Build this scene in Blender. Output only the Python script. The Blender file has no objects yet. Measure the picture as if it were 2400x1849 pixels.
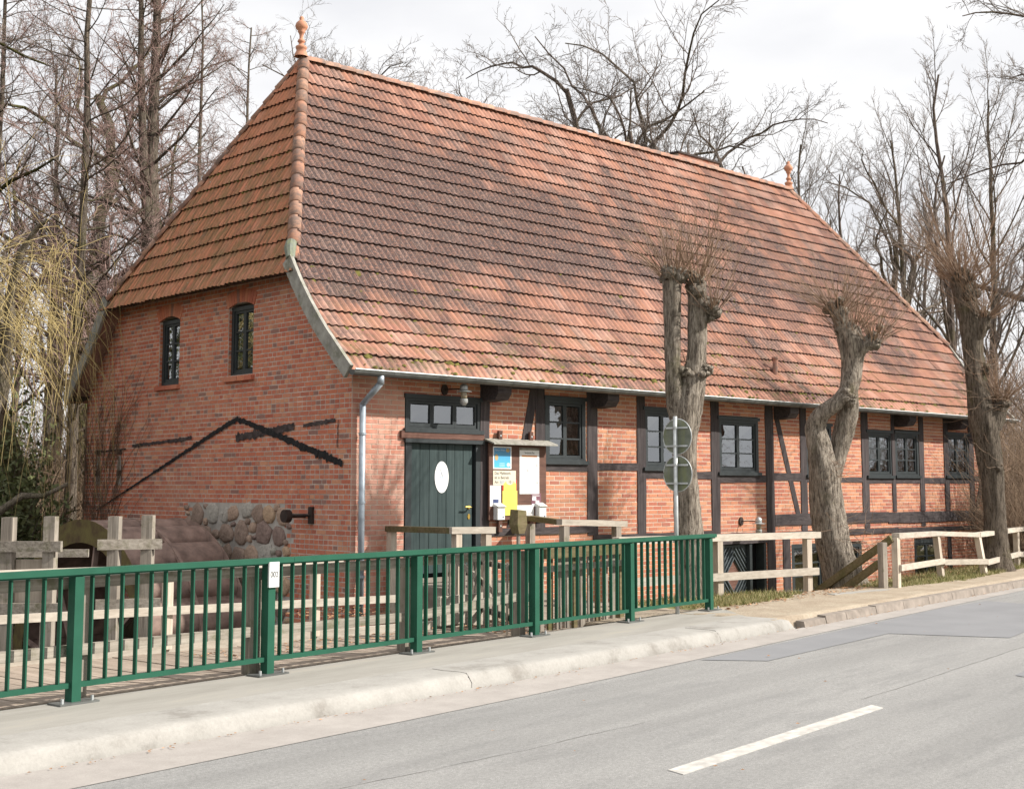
import bpy, math, random
import numpy as np
from mathutils import Vector, Matrix
rad = math.radians
C = bpy.context.scene.collection
rnd = random.Random(7)
# ------------------------------------------------------------------ camera, world, sun, exposure
sc = bpy.context.scene
cam_d = bpy.data.cameras.new('camera'); cam = bpy.data.objects.new('camera', cam_d); C.objects.link(cam)
cam.location = (0, 0, 1.63); cam.rotation_euler = (rad(90) + 0.104, 0, 0)
cam_d.sensor_width = 36; cam_d.lens = 3075.8 / 2400 * 36; cam_d.shift_y = -102.24 / 2400
cam_d.clip_start = 0.1; cam_d.clip_end = 2000
sc.camera = cam
SUN_AZ, SUN_EL = rad(-7), rad(38)
sun_vec = Vector((math.cos(SUN_EL) * math.cos(SUN_AZ), math.cos(SUN_EL) * math.sin(SUN_AZ), math.sin(SUN_EL)))
ld = bpy.data.lights.new('sun', 'SUN'); ld.energy = 5.0; ld.angle = rad(0.8); ld.color = (1.0, 0.95, 0.87)
lo = bpy.data.objects.new('sun', ld); C.objects.link(lo); lo.rotation_euler = sun_vec.to_track_quat('Z', 'Y').to_euler()
wd = bpy.data.worlds.new('World'); sc.world = wd; wd.use_nodes = True
nt = wd.node_tree; nt.nodes.clear()
N = nt.nodes.new
out = N('ShaderNodeOutputWorld'); bg = N('ShaderNodeBackground'); sky = N('ShaderNodeTexSky')
sky.sky_type = 'NISHITA'; sky.sun_disc = False; sky.sun_elevation = SUN_EL; sky.sun_rotation = rad(90) - SUN_AZ
sky.air_density = 1.2; sky.dust_density = 2.0
tc = N('ShaderNodeTexCoord'); mp = N('ShaderNodeMapping'); mp.inputs['Scale'].default_value = (1.0, 1.0, 2.6)
nz = N('ShaderNodeTexNoise'); nz.inputs['Scale'].default_value = 2.6; nz.inputs['Detail'].default_value = 6; nz.inputs['Roughness'].default_value = 0.5
cr = N('ShaderNodeValToRGB'); cr.color_ramp.elements[0].position = 0.36; cr.color_ramp.elements[1].position = 0.58
cr.color_ramp.elements[0].color = (0.86, 0.87, 0.91, 1); cr.color_ramp.elements[1].color = (1.08, 1.08, 1.09, 1)
nz2 = N('ShaderNodeTexNoise'); nz2.inputs['Scale'].default_value = 1.7; nz2.inputs['Detail'].default_value = 5
cr2 = N('ShaderNodeValToRGB'); cr2.color_ramp.elements[0].position = 0.30; cr2.color_ramp.elements[1].position = 0.42
cr2.color_ramp.elements[0].color = (0.75, 0.75, 0.75, 1); cr2.color_ramp.elements[1].color = (1, 1, 1, 1)
sm = N('ShaderNodeMix'); sm.data_type = 'RGBA'; sm.blend_type = 'MULTIPLY'; sm.inputs['Factor'].default_value = 1
sm.inputs[7].default_value = (0.10, 0.10, 0.10, 1)
mx = N('ShaderNodeMix'); mx.data_type = 'RGBA'
L = nt.links.new
L(tc.outputs['Generated'], mp.inputs['Vector']); L(mp.outputs[0], nz.inputs['Vector']); L(mp.outputs[0], nz2.inputs['Vector'])
L(nz.outputs['Fac'], cr.inputs[0]); L(nz2.outputs['Fac'], cr2.inputs[0]); L(sky.outputs[0], sm.inputs[6])
L(cr2.outputs[0], mx.inputs['Factor']); L(sm.outputs[2], mx.inputs[6]); L(cr.outputs[0], mx.inputs[7])
L(mx.outputs[2], bg.inputs['Color']); bg.inputs['Strength'].default_value = .70; L(bg.outputs[0], out.inputs[0])
sc.view_settings.view_transform = 'Standard'; sc.view_settings.look = 'None'
sc.view_settings.exposure = 0.48; sc.view_settings.gamma = 1; sc.view_settings.use_curve_mapping = False
sc.cycles.max_bounces = 6; sc.cycles.transparent_max_bounces = 12

# ------------------------------------------------------------------ frames
BX, BY, BA = -2.4088, 19.7278, 0.7618          # mill: u along the long front, w into the depth
RX, RY, RA = -3.352, 10.237, 0.9042            # bridge railing: s along, t away from the road
cb, sb, cr_, sr_ = math.cos(BA), math.sin(BA), math.cos(RA), math.sin(RA)
def fB(u, w, z=0.0): return (BX + u * cb - w * sb, BY + u * sb + w * cb, z)
def fR(s, t, z=0.0): return (RX + s * cr_ - t * sr_, RY + s * sr_ + t * cr_, z)
def toB(x, y): dx, dy = x - BX, y - BY; return dx * cb + dy * sb, -dx * sb + dy * cb
def toR(x, y): dx, dy = x - RX, y - RY; return dx * cr_ + dy * sr_, -dx * sr_ + dy * cr_

# ------------------------------------------------------------------ material helpers
class G:
    def __init__(s, name):
        s.m = bpy.data.materials.new(name); s.m.use_nodes = True; s.t = s.m.node_tree; s.n = s.t.nodes
        s.b = s.n['Principled BSDF']; s.o = s.n['Material Output']
    def new(s, ty, **kw):
        n = s.n.new('ShaderNode' + ty)
        for k, v in kw.items(): setattr(n, k, v)
        return n
    def l(s, a, b): s.t.links.new(a, b)
    def pos(s, scale=(1, 1, 1), rot=0.0, obj=False):
        m = s.new('Mapping'); m.inputs['Scale'].default_value = scale
        if obj: c = s.new('TexCoord'); s.l(c.outputs['Object'], m.inputs['Vector'])
        else:
            g = s.new('NewGeometry')
            r = s.new('VectorRotate', rotation_type='Z_AXIS'); r.inputs['Angle'].default_value = -rot
            s.l(g.outputs['Position'], r.inputs['Vector']); s.l(r.outputs[0], m.inputs['Vector'])
        return m.outputs[0]
    def noise(s, vec, scale, detail=4, rough=.55):
        n = s.new('TexNoise'); n.inputs['Scale'].default_value = scale; n.inputs['Detail'].default_value = detail
        n.inputs['Roughness'].default_value = rough; s.l(vec, n.inputs['Vector']); return n.outputs['Fac']
    def ramp(s, fac, stops, interp='LINEAR'):
        r = s.new('ValToRGB'); e = r.color_ramp.elements; r.color_ramp.interpolation = interp
        while len(e) < len(stops): e.new(0.5)
        for k, (p, c) in enumerate(stops):
            e[k].position = p; e[k].color = (c, c, c, 1) if isinstance(c, (int, float)) else (*c, 1)
        s.l(fac, r.inputs[0]); return r.outputs[0]
    def mix(s, f, a, b, mode='MIX'):
        m = s.new('Mix', data_type='RGBA', blend_type=mode)
        for v, i in ((f, 0), (a, 6), (b, 7)):
            if isinstance(v, (int, float)): m.inputs[i].default_value = v if i == 0 else (v, v, v, 1)
            elif isinstance(v, tuple): m.inputs[i].default_value = (*v, 1)
            else: s.l(v, m.inputs[i])
        return m.outputs[2]
    def math(s, op, a, b=0.0, clamp=False):
        m = s.new('Math', operation=op); m.use_clamp = clamp
        for v, i in ((a, 0), (b, 1)):
            if isinstance(v, (int, float)): m.inputs[i].default_value = v
            else: s.l(v, m.inputs[i])
        return m.outputs[0]
    def rand(s):
        g = s.new('NewGeometry'); o = s.new('ObjectInfo')
        return s.math('FRACT', s.math('ADD', g.outputs['Random Per Island'], o.outputs['Random']))
    def z(s):
        g = s.new('NewGeometry'); x = s.new('SeparateXYZ'); s.l(g.outputs['Position'], x.inputs[0]); return x.outputs[2]
    def bump(s, h, strength, dist=0.01):
        b = s.new('Bump'); b.inputs['Strength'].default_value = strength; b.inputs['Distance'].default_value = dist
        s.l(h, b.inputs['Height']); s.l(b.outputs[0], s.b.inputs['Normal'])
    def fin(s, col, rough=.8, spec=.3, metal=0):
        if isinstance(col, tuple): s.b.inputs['Base Color'].default_value = (*col, 1)
        else: s.l(col, s.b.inputs['Base Color'])
        if isinstance(rough, (int, float)): s.b.inputs['Roughness'].default_value = rough
        else: s.l(rough, s.b.inputs['Roughness'])
        s.b.inputs['Specular IOR Level'].default_value = spec; s.b.inputs['Metallic'].default_value = metal
        return s.m
def simple(name, col, rough=.7, spec=.3, metal=0, var=.12, scale=8):
    g = G(name); p = g.pos(); n = g.noise(p, scale, 5)
    lo_ = tuple(c * (1 - var) for c in col); hi = tuple(min(1, c * (1 + var)) for c in col)
    return g.fin(g.ramp(n, [(.3, lo_), (.7, hi)]), rough, spec, metal)
def brick_mat(name, cols, dirt=(.30, .25, .22), dirt_amt=.35, pale=None):
    g = G(name); r = g.rand(); st = [(i / len(cols), c) for i, c in enumerate(cols)]
    base = g.ramp(r, st, 'CONSTANT'); p = g.pos()
    fine = g.noise(p, 45, 5, .7); base = g.mix(.35, base, g.ramp(fine, [(.25, .25), (.75, .85)]), 'OVERLAY')
    big = g.noise(p, .9, 4); base = g.mix(g.ramp(big, [(.45, 0.0), (.75, dirt_amt)]), base, dirt)
    if pale:
        pn = g.noise(p, 2.2, 5, .6); base = g.mix(g.ramp(pn, [(.35, .15), (.65, .75)]), base, pale)
    g.bump(fine, .35, .01); return g.fin(base, .9, .15)
def wood_mat(name, a, b, rot=0.0, stretch=(30, 30, 1.2), moss=0.0, bump=.5, rough=.85):
    g = G(name); p = g.pos(stretch, rot); n = g.noise(p, 1.0, 6, .65); r = g.rand()
    col = g.ramp(n, [(.3, a), (.68, b)])
    col = g.mix(.35, col, g.ramp(r, [(0, .25), (1, .72)]), 'OVERLAY')
    q = g.pos(); n2 = g.noise(q, 3.5, 5, .6)
    col = g.mix(g.ramp(n2, [(.5, 0.0), (.8, .35)]), col, tuple(c * .45 for c in a))
    if moss: col = g.mix(g.ramp(g.noise(q, 5, 6, .7), [(.62 - moss * .3, 0.0), (.8 - moss * .2, .8)]), col, (.09, .095, .03))
    g.bump(n, bump, .012); return g.fin(col, rough, .2)
M = {}
M['brick_gable'] = brick_mat('brick_red', [(.50, .165, .105), (.56, .20, .12), (.45, .14, .09), (.58, .235, .145), (.53, .18, .11), (.50, .21, .135), (.57, .19, .11), (.30, .16, .13), (.54, .19, .115), (.60, .28, .17), (.48, .155, .10), (.55, .20, .125), (.52, .175, .11), (.57, .22, .13)], (.48, .30, .22), .3)
M['brick_front'] = brick_mat('brick_orange', [(.50, .215, .13), (.45, .175, .11), (.54, .255, .155), (.40, .145, .10), (.52, .225, .135), (.47, .195, .125), (.37, .14, .10), (.51, .235, .145), (.44, .17, .11)], (.42, .27, .20), .3)
M['brick_pale'] = brick_mat('brick_washed', [(.52, .20, .14), (.45, .15, .10), (.57, .26, .18), (.48, .17, .11), (.40, .12, .08), (.55, .24, .17)], (.45, .28, .22), .2, (.62, .40, .32))
M['mortar'] = simple('mortar_light', (.58, .48, .39), .95, .1, var=.15, scale=12)
M['mortar_gable'] = simple('mortar_grey', (.56, .48, .42), .95, .1, var=.3, scale=5)
g = G('field_stone'); r = g.rand(); p = g.pos(); n = g.noise(p, 22, 6, .7)
col = g.ramp(r, [(0, (.34, .25, .20)), (.2, (.46, .33, .25)), (.4, (.42, .40, .34)), (.55, (.29, .21, .18)), (.7, (.52, .37, .25)), (.85, (.46, .43, .38))], 'CONSTANT')
col = g.mix(.6, col, g.ramp(n, [(.25, .15), (.75, .8)]), 'OVERLAY'); g.bump(n, .8, .03); M['stone'] = g.fin(col, .9, .2)
M['render'] = simple('rough_mortar', (.46, .43, .39), .95, .1, var=.22, scale=6)
M['timber'] = wood_mat('dark_timber', (.036, .030, .032), (.095, .080, .080), BA, (4, 26, 26), bump=.8)
M['timber_v'] = wood_mat('dark_timber_upright', (.036, .030, .032), (.095, .080, .080), BA, (26, 26, 1.5), bump=.8)
M['lintel'] = wood_mat('red_brown_board', (.10, .05, .04), (.20, .11, .085), BA, (2, 30, 30))
M['frame'] = simple('anthracite_paint', (.030, .037, .040), .5, .4, var=.15)
M['door'] = wood_mat('green_black_door', (.028, .045, .046), (.055, .078, .078), BA, (26, 26, 1.0), rough=.55, bump=.25)
M['lowdoor'] = wood_mat('grey_blue_door', (.07, .085, .095), (.12, .14, .15), BA, (20, 20, 3), rough=.6)
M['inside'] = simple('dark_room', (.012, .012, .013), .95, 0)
M['curtain'] = simple('curtain', (.42, .46, .45), .9, .1)
g = G('window_glass'); gl = g.new('BsdfGlossy'); gl.inputs['Roughness'].default_value = .015; gl.inputs['Color'].default_value = (.9, .93, .95, 1)
tr = g.new('BsdfTransparent'); tr.inputs['Color'].default_value = (.8, .85, .85, 1); fr = g.new('Fresnel'); fr.inputs['IOR'].default_value = 1.7
ms = g.new('MixShader'); w_ = g.noise(g.pos(), 2.2, 2); bp_ = g.new('Bump'); bp_.inputs['Strength'].default_value = .12; bp_.inputs['Distance'].default_value = .02
g.l(w_, bp_.inputs['Height']); g.l(bp_.outputs[0], gl.inputs['Normal'])
g.l(g.math('ADD', g.math('MULTIPLY', fr.outputs[0], 1.8), .16, True), ms.inputs[0]); g.l(tr.outputs[0], ms.inputs[1]); g.l(gl.outputs[0], ms.inputs[2]); g.l(ms.outputs[0], g.o.inputs[0]); M['glass'] = g.m
def tile_mat(name, kind):
    g = G(name); r = g.rand(); p = g.pos((1, 1, 1), BA); z = g.z(); at = g.new('Attribute', attribute_name='dirt'); dt = at.outputs['Fac']  # attribute carries groove depth and the painted shade of the tile lips
    base = g.ramp(r, [(0, (.47, .225, .15)), (.22, (.54, .275, .195)), (.42, (.50, .245, .17)), (.6, (.58, .325, .245)), (.78, (.43, .20, .14)), (.9, (.50, .30, .23))], 'CONSTANT')
    fine = g.noise(p, 30, 6, .8); groove = g.math('MINIMUM', dt, 1.0); lip_shade = g.math('SUBTRACT', dt, 1.0, True)
    if kind == 'front':
        x = g.new('SeparateXYZ'); g.l(p, x.inputs[0]); u_ = g.math('SUBTRACT', x.outputs[0], BX * cb + BY * sb)
        big = g.noise(g.pos((.28, 1.0, .5), BA), 1.5, 5, .62); mid = g.noise(g.pos((1.0, 1.0, .8), BA), 1.6, 5, .7)
        zz = g.math('SUBTRACT', 1.15, g.math('MULTIPLY', g.math('ABSOLUTE', g.math('SUBTRACT', z, 6.7)), .40))
        uu = g.math('SUBTRACT', 1.12, g.math('MULTIPLY', g.math('MAXIMUM', u_, 0.0), .085))
        core = g.math('MULTIPLY', g.math('MINIMUM', zz, 1.0), g.math('MAXIMUM', uu, .40), True)
        dk = g.math('ADD', g.math('ADD', g.math('MULTIPLY', big, .75), g.math('MULTIPLY', core, .50)), g.math('ADD', g.math('MULTIPLY', g.math('SUBTRACT', mid, .5), .55), g.math('MULTIPLY', g.math('SUBTRACT', r, .5), .14)))
        dkm = g.ramp(dk, [(.32, .14), (.47, .55), (.62, 1.0)])
        spk = g.ramp(g.noise(p, 22, 6, .85), [(.46, 1.0), (.62, .42)]); dkm2 = g.mix(1.0, dkm, spk, 'MULTIPLY')
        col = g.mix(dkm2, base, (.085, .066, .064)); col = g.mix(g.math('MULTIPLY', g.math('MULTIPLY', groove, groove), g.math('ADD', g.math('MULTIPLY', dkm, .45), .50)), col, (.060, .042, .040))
        col = g.mix(g.ramp(g.noise(p, 32, 4, .85), [(.57, 0.0), (.66, .75)]), col, (.56, .33, .23))
        mz = g.math('SUBTRACT', 1.0, g.math('MULTIPLY', g.math('SUBTRACT', z, 3.3), .62), True)
        mm = g.math('MULTIPLY', g.ramp(g.noise(p, 3.2, 6, .75), [(.50, 0.0), (.66, .85)]), mz); col = g.mix(mm, col, (.13, .115, .05))
    else:
        streak = g.noise(g.pos((3.0, 10.0, 1.0), BA), 1.4, 6, .75); col = g.mix(.6, base, (.66, .225, .11))
        mossz = g.math('SUBTRACT', 1.5, g.math('MULTIPLY', g.math('SUBTRACT', z, 5.0), .27), True)
        col = g.mix(g.math('MULTIPLY', g.ramp(streak, [(.38, .0), (.58, .8)]), mossz), col, (.20, .15, .07))
        col = g.mix(g.ramp(g.noise(p, 4, 5, .75), [(.50, 0.0), (.72, .55)]), col, (.13, .09, .07))
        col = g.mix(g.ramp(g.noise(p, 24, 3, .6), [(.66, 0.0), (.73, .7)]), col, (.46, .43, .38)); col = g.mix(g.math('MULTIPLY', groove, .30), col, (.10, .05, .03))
    col = g.mix(g.math('MULTIPLY', lip_shade, .85), col, (.035, .022, .016))  # shadow line under each tile row, painted onto the lip faces
    g.bump(fine, .5, .012); return g.fin(col, .85, .2)
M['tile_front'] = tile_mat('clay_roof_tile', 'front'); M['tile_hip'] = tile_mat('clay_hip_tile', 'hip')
g = G('ridge_clay'); r = g.rand(); p = g.pos(); c0 = g.ramp(r, [(0, (.50, .24, .15)), (.4, (.56, .31, .21)), (.7, (.44, .21, .14))], 'CONSTANT')
c0 = g.mix(.25, c0, (.2, .15, .13)); c0 = g.mix(g.ramp(g.noise(p, 5, 6, .75), [(.42, 0.0), (.58, .8)]), c0, (.17, .135, .12)); M['ridge'] = g.fin(c0, .85, .2)
M['terracotta'] = simple('terracotta', (.50, .24, .15), .7, .3, var=.2, scale=9)
M['zinc'] = simple('zinc_gutter', (.13, .135, .13), .5, .4, .3, var=.3, scale=6)
M['pipe'] = simple('zinc_pipe', (.36, .41, .46), .5, .5, .45, var=.2, scale=9)
M['bargeboard'] = wood_mat('weathered_board', (.20, .19, .17), (.36, .35, .31), BA, (20, 8, 6), moss=.35)
M['oldwood'] = wood_mat('grey_weathered_wood', (.18, .155, .125), (.38, .34, .29), RA, (1.6, 30, 30), moss=.35)
M['oldpost'] = wood_mat('grey_weathered_post', (.17, .145, .12), (.36, .32, .27), RA, (30, 30, 1.4), moss=.3)
M['palewood'] = wood_mat('bleached_rail', (.36, .315, .26), (.53, .48, .41), RA, (1.4, 25, 25), bump=.3)
M['palepost'] = wood_mat('bleached_post', (.38, .32, .25), (.56, .49, .41), RA, (25, 25, 1.2), bump=.3)
M['mosswood'] = wood_mat('mossy_brown_rail', (.10, .075, .04), (.20, .16, .09), RA, (3, 25, 25), moss=.5)
M['plank'] = wood_mat('deck_plank', (.21, .165, .13), (.38, .315, .255), RA, (30, 1.5, 30), moss=.1)
M['green'] = simple('green_paint', (.021, .092, .058), .6, .14, var=.10, scale=5)
M['galv'] = simple('galvanised_steel', (.48, .50, .50), .5, .5, .5, var=.2, scale=12)
g = G('sign_back'); p = g.pos(); c0 = g.ramp(g.noise(p, 6, 6, .7), [(.35, (.12, .135, .105)), (.65, (.21, .225, .185))])
c0 = g.mix(g.ramp(g.noise(g.pos((10, 10, 2)), 1, 5), [(.45, 0.0), (.7, .6)]), c0, (.20, .22, .08)); M['signback'] = g.fin(c0, .6, .4, .2)
M['rust'] = simple('rusty_steel', (.30, .215, .18), .8, .3, .2, var=.4, scale=5)
g = G('mossy_steel'); p = g.pos(); c0 = g.ramp(g.noise(p, 4, 6, .7), [(.35, (.10, .065, .035)), (.6, (.17, .14, .05))]); M['mossteel'] = g.fin(c0, .8, .3)
M['iron'] = simple('black_iron', (.05, .035, .03), .7, .3, .3, var=.4)
M['crack'] = simple('crack_dirt', (.085, .08, .075), .95, .1)
M['soot'] = simple('sooty_wood', (.075, .06, .058), .9, .1, var=.5, scale=9)
M['tar'] = simple('black_tar', (.014, .013, .014), .7, .3)
M['white'] = simple('white_print', (.82, .82, .82), .45, .4, var=.02)
M['white_plastic'] = simple('white_plastic', (.70, .71, .70), .35, .5, var=.04)
M['brass'] = simple('brass', (.62, .42, .10), .35, .5, .8, var=.1)
M['brownboard'] = wood_mat('brown_stained_board', (.085, .045, .035), (.15, .08, .06), BA, (3, 20, 20), bump=.2, rough=.6)
M['yellow'] = simple('yellow_paper', (.80, .70, .14), .7, .2, var=.03); M['red'] = simple('red_paper', (.60, .05, .05), .7, .2, var=.05)
g = G('blue_poster'); p = g.z(); M['blue'] = g.fin(g.ramp(g.math('MULTIPLY', g.math('SUBTRACT', p, 1.95), 2.8), [(0, (.10, .50, .72)), (1, (.08, .24, .50))]), .35, .4)
M['cream'] = simple('cream_enamel', (.68, .62, .50), .5, .4, var=.04); M['ink'] = simple('ink', (.07, .07, .07), .7, .2)
M['palegrey'] = simple('grey_print', (.50, .50, .50), .7, .2); M['olive'] = simple('olive_ink', (.48, .43, .12), .7, .2)
M['purple'] = simple('plum_poster', (.19, .09, .115), .5, .3); M['orange'] = simple('orange_bar', (.62, .30, .13), .6, .3)
M['lightblue'] = simple('light_blue_print', (.55, .66, .76), .6, .3); M['midblue'] = simple('blue_photo', (.06, .08, .17), .5, .3, var=.6, scale=90)
M['tan'] = simple('tan_shell', (.50, .36, .17), .6, .3, var=.4, scale=60)
M['jar'] = simple('smoky_glass', (.30, .25, .17), .15, .6)
g = G('asphalt'); p = g.pos((1, 1, 1), RA); n = g.noise(p, 160, 3, .8); b_ = g.noise(g.pos((.25, 1.2, 1), RA), .8, 5, .6); sp = g.noise(p, 420, 1, .5)
c0 = g.ramp(b_, [(.3, (.235, .232, .226)), (.7, (.295, .29, .28))]); c0 = g.mix(.75, c0, g.ramp(n, [(.3, .2), (.7, .8)]), 'OVERLAY'); c0 = g.mix(.5, c0, g.ramp(g.noise(p, 38, 4, .85), [(.3, .25), (.7, .75)]), 'OVERLAY')
c0 = g.mix(g.ramp(sp, [(.66, 0.0), (.72, .35)]), c0, (.5, .49, .47)); c0 = g.mix(g.ramp(g.noise(g.pos((.6, 3, 1), RA), .5, 7, .75), [(.52, 0.0), (.60, .28)]), c0, (.15, .15, .15)); c0 = g.mix(g.ramp(g.noise(g.pos((.05, 2.4, 1), RA), 1.0, 3, .5), [(.48, 0.0), (.62, .22)]), c0, (.15, .148, .145))  # faint tree shadow streaks and tyre tracks, both painted into the colour
g.bump(n, .5, .01); M['asphalt'] = g.fin(c0, .85, .3)
g = G('asphalt_patch'); p = g.pos(); n = g.noise(p, 160, 3, .8); c0 = g.ramp(g.noise(p, 1.5, 4), [(.3, (.195, .197, .205)), (.7, (.225, .227, .235))])
c0 = g.mix(.4, c0, g.ramp(n, [(.3, .3), (.7, .7)]), 'OVERLAY'); M['patch'] = g.fin(c0, .85, .3)
g = G('gutter_concrete'); p = g.pos((1, 1, 1), RA); c0 = g.ramp(g.noise(p, 2.5, 6, .7), [(.3, (.30, .275, .255)), (.7, (.385, .355, .33))]); c0 = g.mix(.35, c0, g.ramp(g.noise(p, 120, 3, .8), [(.3, .3), (.7, .7)]), 'OVERLAY'); M['gutter'] = g.fin(c0, .9, .2)
g = G('pavement_concrete'); p = g.pos((.5, 2.2, 1), RA); c0 = g.ramp(g.noise(p, 1.6, 6, .65), [(.28, (.255, .24, .215)), (.55, (.315, .30, .272)), (.8, (.37, .335, .28))]); c0 = g.mix(.3, c0, g.ramp(g.noise(g.pos(), 90, 4, .8), [(.3, .35), (.7, .65)]), 'OVERLAY'); M['pavement'] = g.fin(c0, .9, .2)
g = G('white_kerb_concrete'); p = g.pos((1, 1, 1), RA); c0 = g.ramp(g.noise(p, 2.0, 7, .7), [(.34, (.23, .215, .195)), (.46, (.31, .297, .275)), (.7, (.37, .355, .33))]); c0 = g.mix(.35, c0, g.ramp(g.noise(p, 40, 5, .8), [(.3, .35), (.7, .65)]), 'OVERLAY')
g.bump(g.noise(p, 30, 5, .7), .25, .01); M['kerb'] = g.fin(c0, .9, .2)
M['kerbstone'] = simple('brown_grey_kerbstone', (.25, .215, .185), .9, .2, var=.25, scale=6)
M['paint'] = simple('road_paint', (.47, .45, .42), .8, .2, var=.22, scale=14)
g = G('ground_soil'); p = g.pos(); gs = g.new('NewGeometry'); at = g.new('Attribute', attribute_name='grass')
n = g.noise(p, 1.8, 6, .7); n2 = g.noise(p, 25, 5, .8)
soil = g.ramp(n, [(.3, (.30, .24, .18)), (.7, (.42, .36, .28))]); soil = g.mix(.5, soil, g.ramp(n2, [(.3, .3), (.7, .7)]), 'OVERLAY')
gr = g.ramp(g.noise(p, 9, 6, .7), [(.3, (.16, .12, .07)), (.5, (.20, .19, .08)), (.7, (.30, .26, .14))])
c0 = g.mix(g.ramp(g.math('ADD', at.outputs['Fac'], g.math('MULTIPLY', g.math('SUBTRACT', n, .5), .8)), [(.4, 0.0), (.6, 1.0)]), soil, gr)
dk = g.new('Attribute', attribute_name='mud'); c0 = g.mix(dk.outputs['Fac'], c0, (.055, .042, .03)); g.bump(n2, .6, .03); M['ground'] = g.fin(c0, .95, .1)
M['water'] = simple('brook_water', (.012, .014, .010), .06, .5, var=.3, scale=2)
def bark(name, a, b, moss=.0, sc_=1.0):
    g = G(name); p = g.pos((9 * sc_, 9 * sc_, 1.6 * sc_)); n = g.noise(p, 2.2, 7, .75); q = g.pos(); n_ = g.noise(g.pos((20 * sc_, 20 * sc_, 2.2 * sc_)), 2.0, 5, .8)
    c0 = g.ramp(n, [(.36, a), (.60, b)]); c0 = g.mix(g.ramp(n_, [(.38, .85), (.50, 0.0)]), c0, tuple(v * .35 for v in a)); c0 = g.mix(.4, c0, g.ramp(g.noise(q, 2.5, 5, .7), [(.3, .25), (.7, .75)]), 'OVERLAY')
    if moss: c0 = g.mix(g.ramp(g.noise(q, 1.3, 6, .7), [(.60 - moss * .25, 0.0), (.78 - moss * .2, .85)]), c0, (.11, .11, .03))
    g.bump(g.math('ADD', n, n_), 1.0, .08); return g.fin(c0, .95, .1)
M['bark_lime'] = bark('lime_bark', (.14, .112, .088), (.54, .47, .39), .10)
M['bark_dark'] = bark('dark_bark', (.09, .072, .055), (.27, .225, .18), .22)
M['bark_oak'] = bark('oak_bark', (.10, .078, .066), (.24, .19, .165), .2, .7)
M['bark_moss'] = bark('mossy_bark', (.07, .06, .04), (.18, .15, .10), .75, .7)
M['bark_willow'] = bark('willow_bark', (.18, .15, .11), (.42, .36, .28), .1)
M['twig_dark'] = simple('dark_twig', (.17, .145, .13), .9, .1, var=.4, scale=1.5)
M['twig_red'] = simple('reddish_twig', (.27, .185, .165), .9, .1, var=.35, scale=1.2)
M['twig_grey'] = simple('grey_twig', (.20, .165, .145), .9, .1, var=.35, scale=1.5)
M['shoot'] = simple('lime_shoot', (.25, .165, .11), .6, .3, var=.35, scale=3)
M['willow_twig'] = simple('yellow_willow_twig', (.46, .36, .16), .6, .3, var=.3, scale=4)
M['brush'] = simple('dry_brushwood', (.21, .15, .105), .9, .1, var=.45, scale=2)
M['leaf_dark'] = simple('evergreen_leaf', (.10, .115, .045), .7, .3, var=.6, scale=3)
M['leaf_dry'] = simple('dry_leaf', (.36, .21, .12), .9, .1, var=.45, scale=30)
M['moss'] = simple('roof_moss', (.13, .115, .035), .95, .1, var=.5, scale=12)
g = G('grass_blade'); r = g.rand(); M['grass'] = g.fin(g.ramp(r, [(0, (.10, .13, .035)), (.4, (.20, .20, .07)), (.7, (.36, .31, .16)), (1, (.45, .38, .22))]), .8, .2)

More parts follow.
